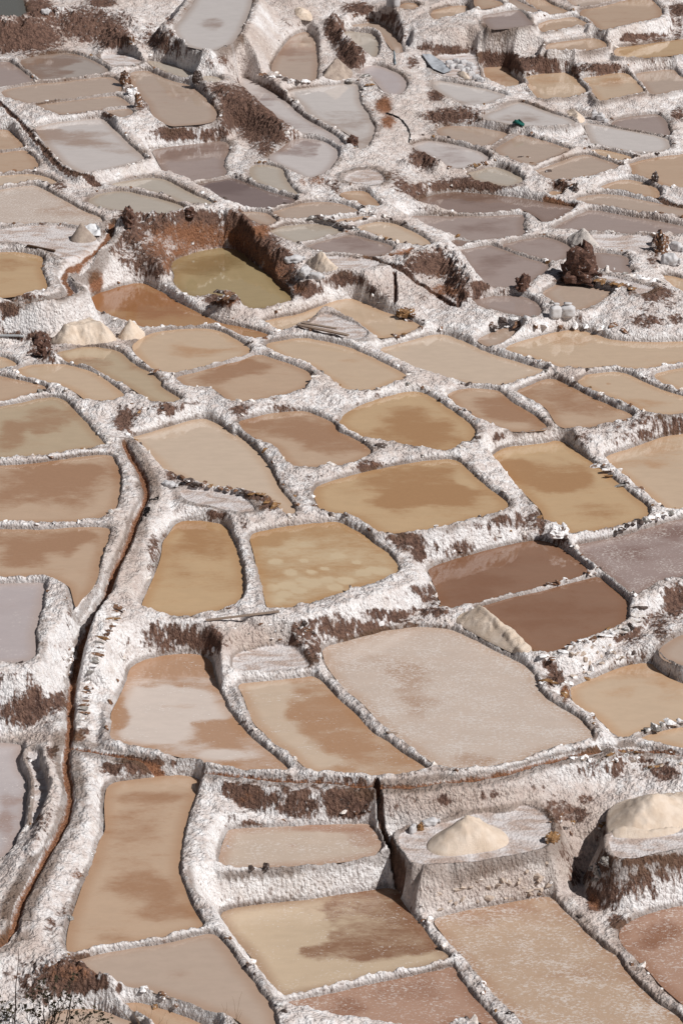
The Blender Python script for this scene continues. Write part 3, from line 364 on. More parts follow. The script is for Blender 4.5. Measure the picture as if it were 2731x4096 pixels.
STONY = {"p16": .25, "p98": .3, "p101": .25, "p96": .3, "p117": .12, "p115": .14, "p61": .15, "p99": .2, "p35": .12, "p47": .12, "p36": .12, "p38": .15, "p37": .12, "p20": .14, "p19": .1, "p32": .12, "p14": .2, "p87": .15, "p94": .2, "p109": .2, "p108": .2, "p89": .2, "p90": .15, "p63": .15, "p62": .2, "p100": .15, "p102": .3,
  "p1": .03, "p2": .12, "p25": .03, "p23": .04, "p22": .05, "p12": .06, "p13": .06, "p5": .12, "p7": .04, "p46": .1, "p122": 0.0}
CLIFF = {"p73": (.3, 3.5), "p74": (.3, 3.5), "p75": (.3, 3), "p76": (.45, 3), "p71": (.25, 3), "p72": (.25, 3), "p65": (.25, 3), "p25": (.7, 2.2), "p111": (.4, 1.2), "p68": (.25, 3), "p69": (.25, 3), "p70": (.25, 3),
  "p86": (.4, 2), "p45": (.3, 2), "p44": (.5, 2.2), "d8": (.15, 3), "d7": (.15, 1.8), "p12": (.25, .9), "p13": (.25, .7), "p11": (.25, .9), "c2": (.38, 2.5), "c1": (.5, .5), "c3": (.32, 3), "d5": (.3, 2), "p22": (.9, 2), "p21": (.35, 3), "p87": (.4, 2), "p50": (.5, 2), "p10": (.3, 3), "p17": (.5, 2), "p18": (.5, 2)}
STONEMIX = {"p16": (1, 2, .5, 6, 1, 2), "p98": (6, 1, 0, 2, 2, 1), "p101": (5, 2, 0, 3, 2, 2), "p96": (7, 1, 0, 2, 2, 1), "p5": (.3, .8, .4, 8, 1, 1), "p38": (.5, 1, .3, 8, 2, 1), "p26": (0, .5, .2, 8, 1, 1), "p27": (0, .5, .2, 8, 1, 1)}
# parent, name, line, count, size in render pixels, stone kinds, shape
STONEROWS = [
("b12", "flat_stone", "J 745,40 715,120 680,190 645,240 625,290 610,340 585,400 565,460 550,520 540,570 533,620 525,670 528,720 530,760", 28, 9, "brown grey brown coated amber", (1.15, .55, .35)),
("p99", "leaning_slab", "B 510,1360 570,1370 630,1380 690,1400 720,1420 770,1425 830,1440", 12, 7, "dark dark grey", (.7, 1.3, .45)),
("p15", "stone", "L 1215,855 1290,825 1380,815 1460,780 1530,775 1568,765", 7, 9, "grey grey coated", (1.2, .9, .7)),
("p115", "stone", "B 1390,1052 1440,1058 1490,1055 1540,1045 C 270,1040 345,1025", 11, 5, "brown amber brown", (1, .8, .9)),
("p10", "stone", "N 105,595 155,600 210,600 260,575 710,555 950,500 1000,490", 7, 7, "brown white coated dark white", (1, .9, .9)),
("p13", "stone", "L 680,500 730,520 760,535 1040,770", 4, 8, "amber brown amber", (1.4, .8, .5)),
("p16", "stone", "I 730,1165 760,1155 800,1145 850,1125 890,1115 990,1085", 7, 6, "brown coated brown", (1.3, .8, .7)),
("p17", "stone", "L 1300,40 1290,100 1270,150 1200,200 1150,220 1060,235 960,265 900,275 820,320 740,375 680,355", 18, 8, "brown grey coated dark brown white", (1.4, .8, .5)),
("p19", "stone", "I 1130,840 1170,820 1210,800 1270,780 1330,765 1400,745 1450,720 1500,710", 10, 8, "dark grey coated", (1.2, .9, .6)),
("p20", "stone", "I 1150,465 1100,440 1020,410 1230,565", 4, 9, "amber grey coated", (1.4, .8, .5)),
("p47", "stone", "E 1090,700 1130,700 1180,715 1030,860 1085,855 1150,840", 7, 8, "amber brown brown", (1.3, .8, .6)),
("p35", "stone", "F 640,740 500,760 450,750 380,785 330,810 560,780 600,795 760,800 1010,795 1050,810 1130,790 1160,830 1240,835", 15, 8, "brown coated coated dark", (1.3, .8, .6)),
("p53", "stone", "F 1060,440 1150,450 1230,470 1300,490 1380,510 1450,520", 9, 7, "coated grey white", (1.2, .8, .6)),
("p50", "stone", "F 900,500 960,500 1010,505 1070,520 1130,530 1190,540 1240,545 1260,570", 14, 7, "brown amber dark brown", (1.2, .9, .7)),
("p41", "stone", "D 230,1205 250,1200 320,1195", 3, 8, "dark brown", (1.1, .8, .8)),
("p46", "clod", "D 1345,590 1390,600 1440,610 1470,620 1380,620 1420,640 E 20,610 40,630", 9, 9, "brown brown dark", (1, .9, .9)),
("p28", "clod", "G 1060,475 1120,480 1160,500 1220,540 H 60,575 150,590 190,600 230,600 280,640 310,650 330,670 350,690 240,640", 17, 8, "brown dark amber brown", (1, .9, .8)),
("p120", "stone", "A 1400,1240 1420,1260", 1, 4, "dark", (1, 1, 1)),
("p61", "clod", "C 740,1140 790,1140 840,1145 890,1180 520,985 650,1020", 7, 7, "dark brown", (1, 1, 1)),
("p109", "stone", "B 430,620 470,640 880,470 900,540 880,560 890,600 920,480", 7, 8, "brown grey amber", (1.3, .8, .5)),
("p110", "stone", "B 210,460 240,480 340,490 400,510 480,515 550,515", 9, 7, "dark brown coated", (1.2, .9, .6)),
("p40", "stone", "D 870,1010 880,1015 1010,1100", 2, 5, "brown coated", (1.3, .9, .5)),
("p30", "stone", "H 970,290 985,300", 2, 8, "dark", (1, 1, .7)),
("p1", "stone", "M 240,920 290,910 1400,970", 3, 8, "grey brown amber", (1.2, 1, .8)),
("p2", "stone", "M 750,1340 770,1330 790,1335 960,1380 1070,1400 830,1480 1150,1460", 8, 8, "dark brown amber coated", (1.2, 1, .7)),
("p7", "stone", "O 270,1250 540,1510 870,870", 3, 8, "brown grey amber", (1.3, .8, .6)),
]
STONEFIELDS = [
("d7", "O 20,740 250,680 480,600 740,560 750,760 500,800 230,855 20,890", 40, 8, "beige"),
("p17", "L 840,330 1000,290 1130,250 1200,260 1190,360 1000,450 880,490", 34, 7, "beige beige coated"),
("b19", "L 720,980 900,950 1250,930 1560,960 1560,1100 1300,1080 1100,1050 900,1060", 34, 8, "coated brown beige grey amber"),
("b17", "O 700,220 850,180 1060,330 1000,430 780,420", 8, 7, "dark brown amber"),
("b18", "O 1010,580 1080,540 1110,600 960,750 930,720", 14, 8, "dark grey brown"),
("p22", "H 430,1380 560,1370 600,1480 570,1560 430,1540", 18, 7, "dark brown dark coated"),
("d1", "K 30,150 450,130 470,230 60,310", 26, 5, "coated grey brown"),
("b9", "D 800,1280 1100,1270 1110,1340 850,1370", 14, 6, "brown coated amber dark"),
("b15", "J 410,260 470,260 440,480 390,480", 10, 6, "coated brown"),
("b6", "C 0,0 1,0 1,1", 0, 5, "dark"),
("p10", "K 690,1200 900,1170 920,1340 700,1360", 8, 6, "dark brown"),
]
HEAPS = [
("big cream salt heap on the walled terrace, with a grey left flank", "O -60,470 20,520 130,527 260,507 420,482 490,440 450,360 320,320 120,330 0,390", 1.05, 'c', 9),
("large smooth cream salt heap leaning on the bank at the right edge", "O 1075,355 1100,400 1250,414 1420,406 1568,376 1730,340 1730,160 1500,120 1250,150 1110,240", .7, 'c', 9),
("long salt heap with a grey shaded side, on the dike of the brown pond", "L 130,140 165,95 240,70 330,95 420,160 520,235 640,315 600,365 480,335 330,262 210,195", 1, 'c', 9, ("L 285,150", .55)),
("long ridge-shaped cream salt heap, left of a smaller pointed one", "D 305,892 345,850 420,828 580,825 690,845 745,882 700,900 560,908 400,910 330,905", 1.15, 'c', .6),
("small pointed cream salt heap beside the ridge-shaped heap", "D 735,850 790,825 880,830 925,865 860,890 780,888 740,872", 1.25, 'c', 9),
("small beige salt heap beside white cloths on the pit's right edge", "E 495,400 560,445 640,462 725,452 700,415 640,388 540,375", 1.0, 'c', 9),
("white cone-shaped salt heap with a dark grey left side, behind the earth stump", "F 830,240 870,290 960,303 1065,297 1030,262 960,238 880,225", 1.0, 'w', 9),
("greyish salt heap at the edge of the boot-shaped pond", "B 605,480 650,512 750,502 815,470 770,432 690,420 630,440", 1.2, 'g', 9),
("cream salt spilled down the slope near the top edge", "B 440,100 480,160 560,142 525,60 430,40", .5, 'c', 9),
("creamy tongue of salt running down beside small white sacks", "C 830,700 880,745 965,756 950,735 890,695 850,685", .8, 'c', .3),
("low dirty salt heap half covered by a white sheet", "D 430,258 470,272 560,272 618,258 580,230 500,220 450,232", 1.5, 'g', 9),
("salt trickling from the foot of the sack pile", "C 140,470 240,512 225,475 165,452", .8, 'c', 9),
]
# name, category, label, base centre, width, height (crop px), top ratio, stone kind
LUMPS = [
("earth_stump", "stump", "tall dark earth stump standing between mauve ponds", "F 915,490", 260, 190, .5, 'clod'),
("earth_stump", "stump", "squat dark earth stump with flat top on the rim of the oval mauve pond", "F 563,555", 105, 85, .85, 'clod'),
("earth_stump", "stump", "ochre-topped earth post at the right edge near the white sacks", "F 1430,330", 100, 110, .8, 'brown'),
("earth_clod", "clod", "rounded brown earth clod at the left end of the pit's rim", "D 808,160", 95, 95, .75, 'clod'),
("earth_clod", "clod", "brown earth clod on the middle of the pit's back rim", "D 1190,105", 80, 45, .7, 'clod'),
("boulder", "boulder", "ochre-brown boulder at the corner of the egg-shaped pond", "A 788,520", 80, 60, .7, 'brown'),
("boulder", "boulder", "flat mauve boulder beside the egg-shaped pond", "A 830,600", 110, 45, .7, 'coated'),
("boulder", "boulder", "upright ochre boulder at the end of the stacked strips", "A 868,665", 60, 70, .7, 'brown'),
("boulder", "boulder", "dark knob of rock on the dike between two small pools", "A 1240,525", 80, 70, .5, 'dark'),
("boulder", "boulder", "square dark red boulder at the toe of the boot-shaped pond", "B 800,905", 65, 45, .9, 'clod'),
("boulder", "boulder", "lone dark boulder on a white dike at the right", "C 1390,1135", 60, 50, .6, 'dark'),
("boulder", "boulder", "dark brown boulder below the low white wall with clods", "C 893,1195", 50, 40, .7, 'dark'),
("boulder", "boulder", "orange-lichened stone lying on the dike beside the cream pond", "E 1140,725", 120, 35, .8, 'amber'),
("boulder", "boulder", "pile-end boulder, dark and broken, at the corner of the brown pond", "I 790,850", 130, 70, .6, 'coated'),
("boulder", "boulder", "round grey stone standing on the white wall of the crusted pond", "N 258,600", 52, 35, .7, 'dark'),
("boulder", "boulder", "big flat ochre stone at the corner of the big cream heap's terrace", "O 745,420", 95, 45, .8, 'amber'),
("boulder", "boulder", "dark grey stone at the corner of the second heap's terrace", "O 1080,565", 70, 40, .7, 'grey'),
("earth_clod", "clod", "dark dirt lump above the half-moon pond", "D 275,960", 110, 70, .6, 'clod'),
("earth_clod", "clod", "dark broken dirt lump left of the ridge-shaped heap", "D 255,890", 130, 60, .5, 'clod'),
("boulder", "boulder", "orange stone inside a crumpled white sack", "N 1225,355", 50, 40, .8, 'amber'),
("boulder", "boulder", "ochre stone at the foot of the dark dripping cliff's runnel", "A 830,330", 40, 40, .8, 'brown'),
]
SACKS = [
("plump white sack, left one of a pair on the low wall", "", "F 768,740", 75, 95, 'up', .3),
("white sack with gathered neck, right one of the pair on the low wall", "", "F 842,735", 92, 92, 'up', -.2),
("white cloth bundle draped on the pit's brown edge", "", "E 435,388", 140, 60, 'rag', .2),
("crumpled white bag hanging over the pit's edge", "", "E 505,470", 95, 80, 'rag', .9),
("filled pale sack lying at the corner of the pit", "", "E 578,500", 105, 60, 'lie', -.3),
("slumped white sack beside the ochre earth post", "", "F 1530,315", 100, 80, 'lie', -.7),
("open-mouthed white sack tipped over below the earth post", "", "F 1490,405", 130, 100, 'rag', -.3),
("standing white sack at the top edge, left of two", "", "B 1033,45", 46, 80, 'up', 0),
("standing white sack at the top edge, right of two", "", "B 1076,42", 42, 85, 'up', .3),
("small upright white sack beside the creamy salt tongue", "", "C 1010,745", 42, 55, 'up', .2),
("small white sack in the middle of three by the salt tongue", "", "C 1050,757", 50, 48, 'up', -.3),
("smallest white sack at the right end by the salt tongue", "", "C 1085,768", 36, 36, 'lie', .4),
("white bag lying on the dark earth ridge at the top left", "", "A 290,92", 66, 48, 'rag', .3),
("crumpled white bag left of the big cream heap", "", "N 1180,370", 70, 80, 'rag', 1.1),
("torn white bag scrap touching the big cream heap", "", "N 1290,320", 120, 60, 'rag', .2),
("white plastic bag at the head of the red channel", "", "G 1065,545", 110, 50, 'rag', -.4),
] + [("white salt sack heaped in the pile below the terrace", "sacks heaped in a pile", "C %d,%d" % p, 56, 46, 'lie', y) for p, y in
     (((105, 405), .2), ((150, 395), -.3), ((195, 402), .5), ((235, 420), -.1), ((125, 428), .8), ((172, 430), .1), ((215, 450), -.5), ((240, 475), .4), ((272, 495), .2), ((300, 512), -.2), ((190, 455), 1.2), ((255, 440), .9))]
CLOTHS = [
("white_sheet", "crinkled white sheet over the low dirty salt heap", "sheet", "D 520,205 560,182 600,178 630,215 635,262 590,250 545,232", 'white', .12, .14),
("teal_cloth", "teal cloth bundled on the point of land between ponds", "cloth", "C 495,785 540,775 575,800 570,818 520,812", 'teal', .08, .16),
("grey_tarpaulin", "grey tarpaulin spread on the slope beside the sack pile", "tarpaulin", "C -70,350 5,360 60,400 115,455 70,470 0,440", 'grey', .05, .08),
("blue_strip", "pale blue strip hanging down the white bank", "strip", "B 1052,320 1064,330 1072,415 1062,412", 'blue', .06, .03),
]
PLANKS = [
("plank", "weathered plank along the near edge of the low platform", "plank", "E 455,800 772,868", 26, .06, 'w', .10),
("plank", "shorter plank lying behind on the low platform", "plank", "E 480,795 700,832", 20, .05, 'w', .14),
("plank", "dark plank on the edge of the grey salt flat", "plank", "D 172,295 345,332", 16, .07, 'd', .06),
("plank", "thin curved board at the foot of the white amber-pond wall", "plank", "K -120,142 340,85", 16, .05, 'w', .05),
("board", "short flat board lying across the dike of the largest pond", "board", "K 1015,848 1090,855", 30, .04, 'w', .05),
]

SHORT = {"p1": "tall tan pond with the curved right shore", "p4": "lowest tan pond by the dry bush", "p7": "large white-flecked pond under the heap terrace", "p8": "dark brown pond beyond the pale walkway",
 "p11": "tan pond with milky white clouds", "p20": "cream pond with an orange stone on its dike", "p50": "beige pond in front of the dark stump", "p73": "beige pond right of the standing sacks",
 "p78": "grey pond sliver at the top edge", "p108": "long grey pond beside the brown earth slope", "p116": "beige pond left of the teal cloth"}

# ------------------------------------------------------------------ helpers
def lin(c):
    return tuple(((v / 255) / 12.92 if v / 255 <= 0.04045 else ((v / 255 + 0.055) / 1.055) ** 2.4) for v in c)

def px(s):                                      # "A 10,20 30,40 B ..." -> render pixel coordinates, extra numbers kept
    o = None; out = []
    for t in s.split():
        if t in ORG: o = ORG[t]; continue
        v = [float(q) for q in t.split(',')]
        out.append([(o[0] + v[0] / 1.568) / SRC, (o[1] + v[1] / 1.568) / SRC] + [q / 1.568 / SRC for q in v[2:4]] + v[4:])
    return np.array(out)

CD, SD = math.cos(DEP), math.sin(DEP)
def ray(uv):
    u = (uv[..., 0] - W / 2) / FPX; v = (uv[..., 1] - H / 2) / FPX
    return np.stack([u, CD - v * SD, -SD - v * CD], -1)
def hit(uv, z):
    d = ray(uv); t = (z - CAMZ) / d[..., 2]
    return np.stack([d[..., 0] * t, d[..., 1] * t], -1)
def project(x, y, z):
    f = y * CD - (z - CAMZ) * SD; up = y * SD + (z - CAMZ) * CD
    return W / 2 + FPX * x / f, H / 2 - FPX * up / f
def mpp(x, y, z):                               # metres per render pixel at a place
    return math.sqrt(x * x + y * y + (z - CAMZ) ** 2) / FPX

def _hash(ix, iy, seed):
    h = (ix.astype(np.int64) * 374761393 + iy.astype(np.int64) * 668265263 + seed * 2147483647) & 0xffffffff
    h = ((h ^ (h >> 13)) * 1274126177) & 0xffffffff
    return ((h ^ (h >> 16)) & 0xffffff) / float(0xffffff)
def vnoise(x, y, seed=0):
    ix = np.floor(x); iy = np.floor(y); fx = x - ix; fy = y - iy
    fx = fx * fx * (3 - 2 * fx); fy = fy * fy * (3 - 2 * fy)
    a = _hash(ix, iy, seed); b = _hash(ix + 1, iy, seed); c = _hash(ix, iy + 1, seed); d = _hash(ix + 1, iy + 1, seed)
    return (a + (b - a) * fx) * (1 - fy) + (c + (d - c) * fx) * fy - 0.5
def fbm(x, y, sc, seed=0, oct=3):
    r = 0; a = 1
    for k in range(oct):
        r = r + a * vnoise(x / sc + 17.3 * k, y / sc - 9.1 * k, seed + k); sc *= 0.5; a *= 0.5
    return r

def chaikin(P, n=2):
    for _ in range(n):
        Q = np.roll(P, -1, 0); P = np.stack([P * .75 + Q * .25, P * .25 + Q * .75], 1).reshape(-1, 2)
    return P
def inside(Q, P):
    ins = np.zeros(Q.shape[:-1], bool); j = len(P) - 1
    for i in range(len(P)):
        c = (P[i, 1] > Q[..., 1]) != (P[j, 1] > Q[..., 1])
        if c.any():
            ins ^= c & (Q[..., 0] < (P[j, 0] - P[i, 0]) * (Q[..., 1] - P[i, 1]) / (P[j, 1] - P[i, 1] + 1e-12) + P[i, 0])
        j = i
    return ins
def seg_dist(Q, P, closed=True):                # distance and x-part of the direction to the outline
    best = np.full(len(Q), 1e9); bx = np.zeros(len(Q))
    n = len(P) if closed else len(P) - 1
    for i in range(n):
        a = P[i]; b = P[(i + 1) % len(P)]; ab = b - a; L = ab @ ab + 1e-12
        t = np.clip(((Q[:, 0] - a[0]) * ab[0] + (Q[:, 1] - a[1]) * ab[1]) / L, 0, 1)
        dx = a[0] + t * ab[0] - Q[:, 0]; dy = a[1] + t * ab[1] - Q[:, 1]
        d = dx * dx + dy * dy; m = d < best
        best[m] = d[m]; bx[m] = dx[m]
    best = np.sqrt(best)
    return best, bx / (best + 1e-6)

def tag(o, label=None, cat=None, group=None, kind=None):
    if label: o['label'] = label
    if cat: o['category'] = cat
    if group: o['group'] = group
    if kind: o['kind'] = kind
    return o
def empty(name, loc):
    o = bpy.data.objects.new(name, None); COL.objects.link(o); o.location = loc; o.empty_display_size = 0.2
    return o
def link(name, me, mat=None, parent=None):
    if mat and not me.materials: me.materials.append(mat)
    o = bpy.data.objects.new(name, me); COL.objects.link(o)
    if parent:
        o.parent = parent
    return o
def mesh(name, V, F, smooth=True):
    me = bpy.data.meshes.new(name); me.from_pydata([tuple(v) for v in V], [], [tuple(f) for f in F]); me.update()
    if smooth: me.polygons.foreach_set('use_smooth', [True] * len(me.polygons))
    return me

# ------------------------------------------------------------------ cells in world space
SHAPES = []                                     # (id, world outline, level, is_water)
def world_outline(P, z, r=0.07):
    if np.sum(P[:, 0] * np.roll(P[:, 1], -1) - np.roll(P[:, 0], -1) * P[:, 1]) < 0: P = P[::-1]
    t = np.roll(P, -1, 0) - np.roll(P, 1, 0); n = np.stack([t[:, 1], -t[:, 0]], 1); n /= np.linalg.norm(n, axis=1)[:, None] + 1e-9
    up = np.clip(n[:, 1], 0, 1)                 # the rim hides the water's near edge: trace that edge at rim height
    return chaikin(np.array([hit(p, z + r * u) for p, u in zip(P, up)]))
for c in CELLS: SHAPES.append((c[0], world_outline(px(c[3])[:, :2], Z[c[0]]), Z[c[0]], True))
for c in PADS: SHAPES.append((c[0], world_outline(px(c[4])[:, :2], Z[c[0]], 0.02), Z[c[0]], False))
LEDGEPATH = {}
for nm, path, z0, z1, hw in LEDGES:             # level ledges that carry the channels, stepping down in short reaches
    p = px(path)[:, :2]; L = np.r_[0, np.cumsum(np.linalg.norm(np.diff(p, axis=0), axis=1))]; zz = z0 + (z1 - z0) * L / L[-1]
    w = np.array([hit(a, b) for a, b in zip(p, zz)])
    n = max(2, int(np.linalg.norm(np.diff(w, axis=0), axis=1).sum() / 0.9)); t = np.linspace(0, L[-1], n + 1)
    wx = np.stack([np.interp(t, L, w[:, 0]), np.interp(t, L, w[:, 1])], 1); wz = np.interp(t, L, zz)
    if nm == 'c2': wx[:, 1] -= 0.2
    LEDGEPATH.setdefault(nm, []).append(wx)
    for k_ in range(n):
        a, b = wx[k_], wx[k_ + 1]; d_ = (b - a) / (np.linalg.norm(b - a) + 1e-9); nn = np.array([-d_[1], d_[0]]) * hw
        SHAPES.append((nm, np.array([a - nn, a + nn, b + nn, b - nn]), float((wz[k_] + wz[k_ + 1]) / 2), None))
IDX = {s[0]: i for i, s in enumerate(SHAPES)}
NC = len(SHAPES)
ZL = np.array([s[2] for s in SHAPES])

# ------------------------------------------------------------------ terrain grid (finer where the ground is nearer)
NX, NY = 800, 2000
_t = np.linspace(0, 1, NY); ys = 53 + 100 * (0.62 * _t + 0.38 * _t ** 2)
ss = np.linspace(-1, 1, NX)
HWY = lambda y: 0.152 * np.sqrt(y * y + 37.0 ** 2)
Y = np.repeat(ys[:, None], NX, 1); X = ss[None, :] * HWY(Y)
X = X + 0.0; 
wig = 0.055 * fbm(X, Y, 0.45, 11, 3) + 0.05 * fbm(X, Y, 1.6, 21, 2)
lump = fbm(X, Y, 0.30, 31, 3); fine = fbm(X, Y, 0.10, 41, 2); broad = fbm(X, Y, 2.2, 51, 3)
BIG = 1e6
floor_ = np.full(X.shape, BIG); cap_ = np.full(X.shape, -BIG)
d1 = np.full(X.shape, BIG); i1 = np.full(X.shape, -1, np.int32)
d2 = np.full(X.shape, BIG); i2 = np.full(X.shape, -1, np.int32)
top_z = np.full(X.shape, -BIG); top_i = np.full(X.shape, -1, np.int32)
low_z = np.full(X.shape, BIG)
MARG = 3.0
KEEP = []
for ci, (cid, P, z, water) in enumerate(SHAPES):
    x0, y0 = P.min(0) - MARG; x1, y1 = P.max(0) + MARG
    r0, r1 = np.searchsorted(ys, [y0, y1])
    if r1 <= r0: KEEP.append(None); continue
    sc = np.array([x0, x1])[:, None] / HWY(np.array([y0, y1]))[None, :]
    c0, c1 = np.searchsorted(ss, [sc[0].min(), sc[1].max()])
    if c1 <= c0: KEEP.append(None); continue
    sl = (slice(r0, r1), slice(c0, c1))
    Q = np.stack([X[sl].ravel(), Y[sl].ravel()], 1)
    d, dx = seg_dist(Q, P)
    ins = inside(Q, P); d = np.where(ins, -d, d); dx = np.where(ins, 0, dx)
    shp = X[sl].shape
    d = d.reshape(shp); dx = dx.reshape(shp)
    KEEP.append((sl, d.astype(np.float32), dx.astype(np.float32)))
    m = d < d1[sl]
    d2[sl][m] = d1[sl][m]; i2[sl][m] = i1[sl][m]; d1[sl][m] = d[m]; i1[sl][m] = ci
    m2 = (~m) & (d < d2[sl]); d2[sl][m2] = d[m2]; i2[sl][m2] = ci
ispad = np.array([s[3] is False for s in SHAPES]); isled = np.array([s[3] is None for s in SHAPES])
# two pans never touch: give every dike at least a hand's width, and a steeper face where the fall is big
gapw = d1 + d2
mingap = 0.25 + 0.0009 * (Y - 58)
shift = np.clip(mingap - gapw, 0, 0.5) * 0.5 * np.clip(1 + d1 / 0.7, 0, 1)
_led = isled[np.clip(i1, 0, NC - 1)] | isled[np.clip(i2, 0, NC - 1)]
shift = np.where((d2 < 1e5) & (d1 < 0.5) & ~_led, shift, 0)
_z1 = ZL[np.clip(i1, 0, NC - 1)]; _z2 = ZL[np.clip(i2, 0, NC - 1)]
kfall = np.clip(np.abs(_z1 - _z2) / np.clip(np.maximum(gapw, mingap) - 0.16, 0.05, None), 0, 8)
kfall = np.where((d2 < 1e5) & ~_led, kfall, 0)
I1 = i1.copy(); I2 = i2.copy()
d1 = np.full(X.shape, BIG)
for ci, (cid, P, z, water) in enumerate(SHAPES):
    if KEEP[ci] is None: continue
    sl, d, dx = KEEP[ci]
    pair = (I1[sl] == ci) | (I2[sl] == ci)
    d = d + np.where(pair, shift[sl], 0) + wig[sl] * (1.0 if water else 0.5) * np.clip(gapw[sl] / 0.5, 0.35, 1)
    k = 3.4 - 1.8 * np.clip(dx, 0, 1)
    other = np.where(I1[sl] == ci, _z2[sl], _z1[sl])
    k = np.where(pair & (other > z), np.maximum(k, kfall[sl]), k)
    dd = np.maximum(d, 0)
    if water is None:
        f = z - 0.02 + k * dd; r = 0.05
    elif water:
        f = z - 0.10 + k * dd * (1 + 0.4 * broad[sl]); r = 0.115
    else:
        f = z - 0.01 + 0.02 * lump[sl] + k * dd; r = 0.06
    cl = CLIFF.get(cid); cp = z + r - (0.22 * np.maximum(d - 0.35, 0) if cl is None else cl[1] * np.maximum(d - cl[0], 0))
    floor_[sl] = np.minimum(floor_[sl], f); cap_[sl] = np.maximum(cap_[sl], cp)
    near = (d < 1.3) & (water is not None)
    m = near & (z > top_z[sl]); top_z[sl][m] = z; top_i[sl][m] = ci
    m = near & (z < low_z[sl]); low_z[sl][m] = z
    m = d < d1[sl]; d1[sl][m] = d[m]; i1[sl][m] = ci
del KEEP
# ground that no cell reaches: gentle slope
base = -1.2 + 0.092 * (Y - 58) + 0.35 * broad
cap_ = np.where(cap_ < -1e5, base, cap_)
cap_ = np.maximum(cap_, base - 1.0)
k = 0.07
out_ = np.clip(d1 / 0.12, 0, 1)
capn = cap_ + (0.05 * lump) + 0.10 * broad * np.clip((d1 - 0.25) / 0.6, 0, 1)
h_ = np.clip(0.5 + 0.5 * (floor_ - capn) / k, 0, 1)
Zt = np.where(floor_ > 1e5, capn, floor_ * (1 - h_) + capn * h_ - k * h_ * (1 - h_))
inner = (d1 < 0)
def blur(A, ax):
    B = A.copy(); sl0 = [slice(None)] * 2; sl1 = [slice(None)] * 2; sl2 = [slice(None)] * 2
    sl0[ax] = slice(0, -2); sl1[ax] = slice(1, -1); sl2[ax] = slice(2, None)
    B[tuple(sl1)] = .25 * A[tuple(sl0)] + .5 * A[tuple(sl1)] + .25 * A[tuple(sl2)]; return B
for _ in range(2): Zt = blur(blur(Zt, 1), 0)
Zt = blur(Zt, 1)
Zt = Zt + np.where(inner, 0, (0.05 * lump + 0.05 * fine) * np.clip(d1 / 0.1, 0, 1))
face = np.clip((capn - Zt) / 0.3, 0, 1) * (~inner)
Zt = Zt + face * (0.06 * lump + 0.03 * fine)

def height(x, y):
    r = np.interp(y, ys, np.arange(NY)); s = x / HWY(y); c = (s + 1) / 2 * (NX - 1)
    r = np.clip(r, 0, NY - 1.001); c = np.clip(c, 0, NX - 1.001)
    r0 = r.astype(int); c0 = c.astype(int); fr = r - r0; fc = c - c0
    return (Zt[r0, c0] * (1 - fc) + Zt[r0, c0 + 1] * fc) * (1 - fr) + (Zt[r0 + 1, c0] * (1 - fc) + Zt[r0 + 1, c0 + 1] * fc) * fr
def drop(uv, h=0.0):                            # where the view ray of a traced pixel meets the ground (raised by h)
    uv = np.atleast_2d(np.asarray(uv, float))[:, :2]; d = ray(uv)
    zs = np.linspace(8.8, -1.6, 900)
    t = (zs[None, :] - CAMZ) / d[:, 2:3]
    x = d[:, 0:1] * t; y = d[:, 1:2] * t
    g = height(x, y) + h
    below = zs[None, :] <= g; k = np.where(below.any(1), below.argmax(1), len(zs) - 1)
    i = np.arange(len(uv))
    return np.stack([x[i, k], y[i, k], g[i, k] - h], 1)

# mounds: crest outlines raised above the ground around them
def resample(P, step):
    out = [P[0]]
    for a, b in zip(P[:-1], P[1:]):
        n = max(1, int(np.linalg.norm(b - a) / step))
        for q in range(1, n + 1): out.append(a + (b - a) * q / n)
    return np.array(out)
def path_field(P, margin):
    x0, y0 = P.min(0) - margin; x1, y1 = P.max(0) + margin
    r0, r1 = np.searchsorted(ys, [y0, y1]); sc = np.array([x0, x1])[:, None] / HWY(np.array([y0, y1]))[None, :]
    c0, c1 = np.searchsorted(ss, [sc[0].min(), sc[1].max()])
    sl = (slice(r0, r1), slice(c0, c1))
    d, _ = seg_dist(np.stack([X[sl].ravel(), Y[sl].ravel()], 1), P, closed=False)
    return sl, d.reshape(X[sl].shape)
for s, h, w in MOUNDS:
    p = drop(px(s)[:, :2], h)[:, :2]
    if len(p) == 1: p = np.vstack([p, p + [[0.05, 0]]])
    sl, d = path_field(p, w * 2 + .3)
    d = d + 0.35 * w * lump[sl]
    g = np.clip(1 - d / w, 0, 1); g = g * g * (3 - 2 * g)
    Zt[sl] += np.where(inner[sl], 0, g * (h + 0.5 * h * lump[sl] + 0.25 * h * fine[sl]))
# channels: carved beds
chan = np.full(X.shape, -1, np.int32); chan_d = np.full(X.shape, 9.0)
for ki, (cid, s, w, dep, lab) in enumerate(CHANNELS):
    p = np.vstack(LEDGEPATH[cid]) if cid in LEDGEPATH else drop(px(s)[:, :2])[:, :2]
    p = resample(p, 0.4)
    for _ in range(2): p[1:-1] = p[1:-1] * .5 + (p[:-2] + p[2:]) * .25
    sl, d = path_field(p, 1.2)
    d = d + 0.25 * w * lump[sl] * 1.6
    ok = (d1[sl] > -0.02) | isled[np.clip(i1[sl], 0, NC - 1)]
    # level the banks a little, then cut
    g = np.clip(1 - d / w, 0, 1)
    Zt[sl] -= np.where(ok, dep * np.clip(g * 3, 0, 1), 0)
    m = (d < w) & ok & (d < chan_d[sl]); chan[sl][m] = ki; chan_d[sl][m] = d[m]

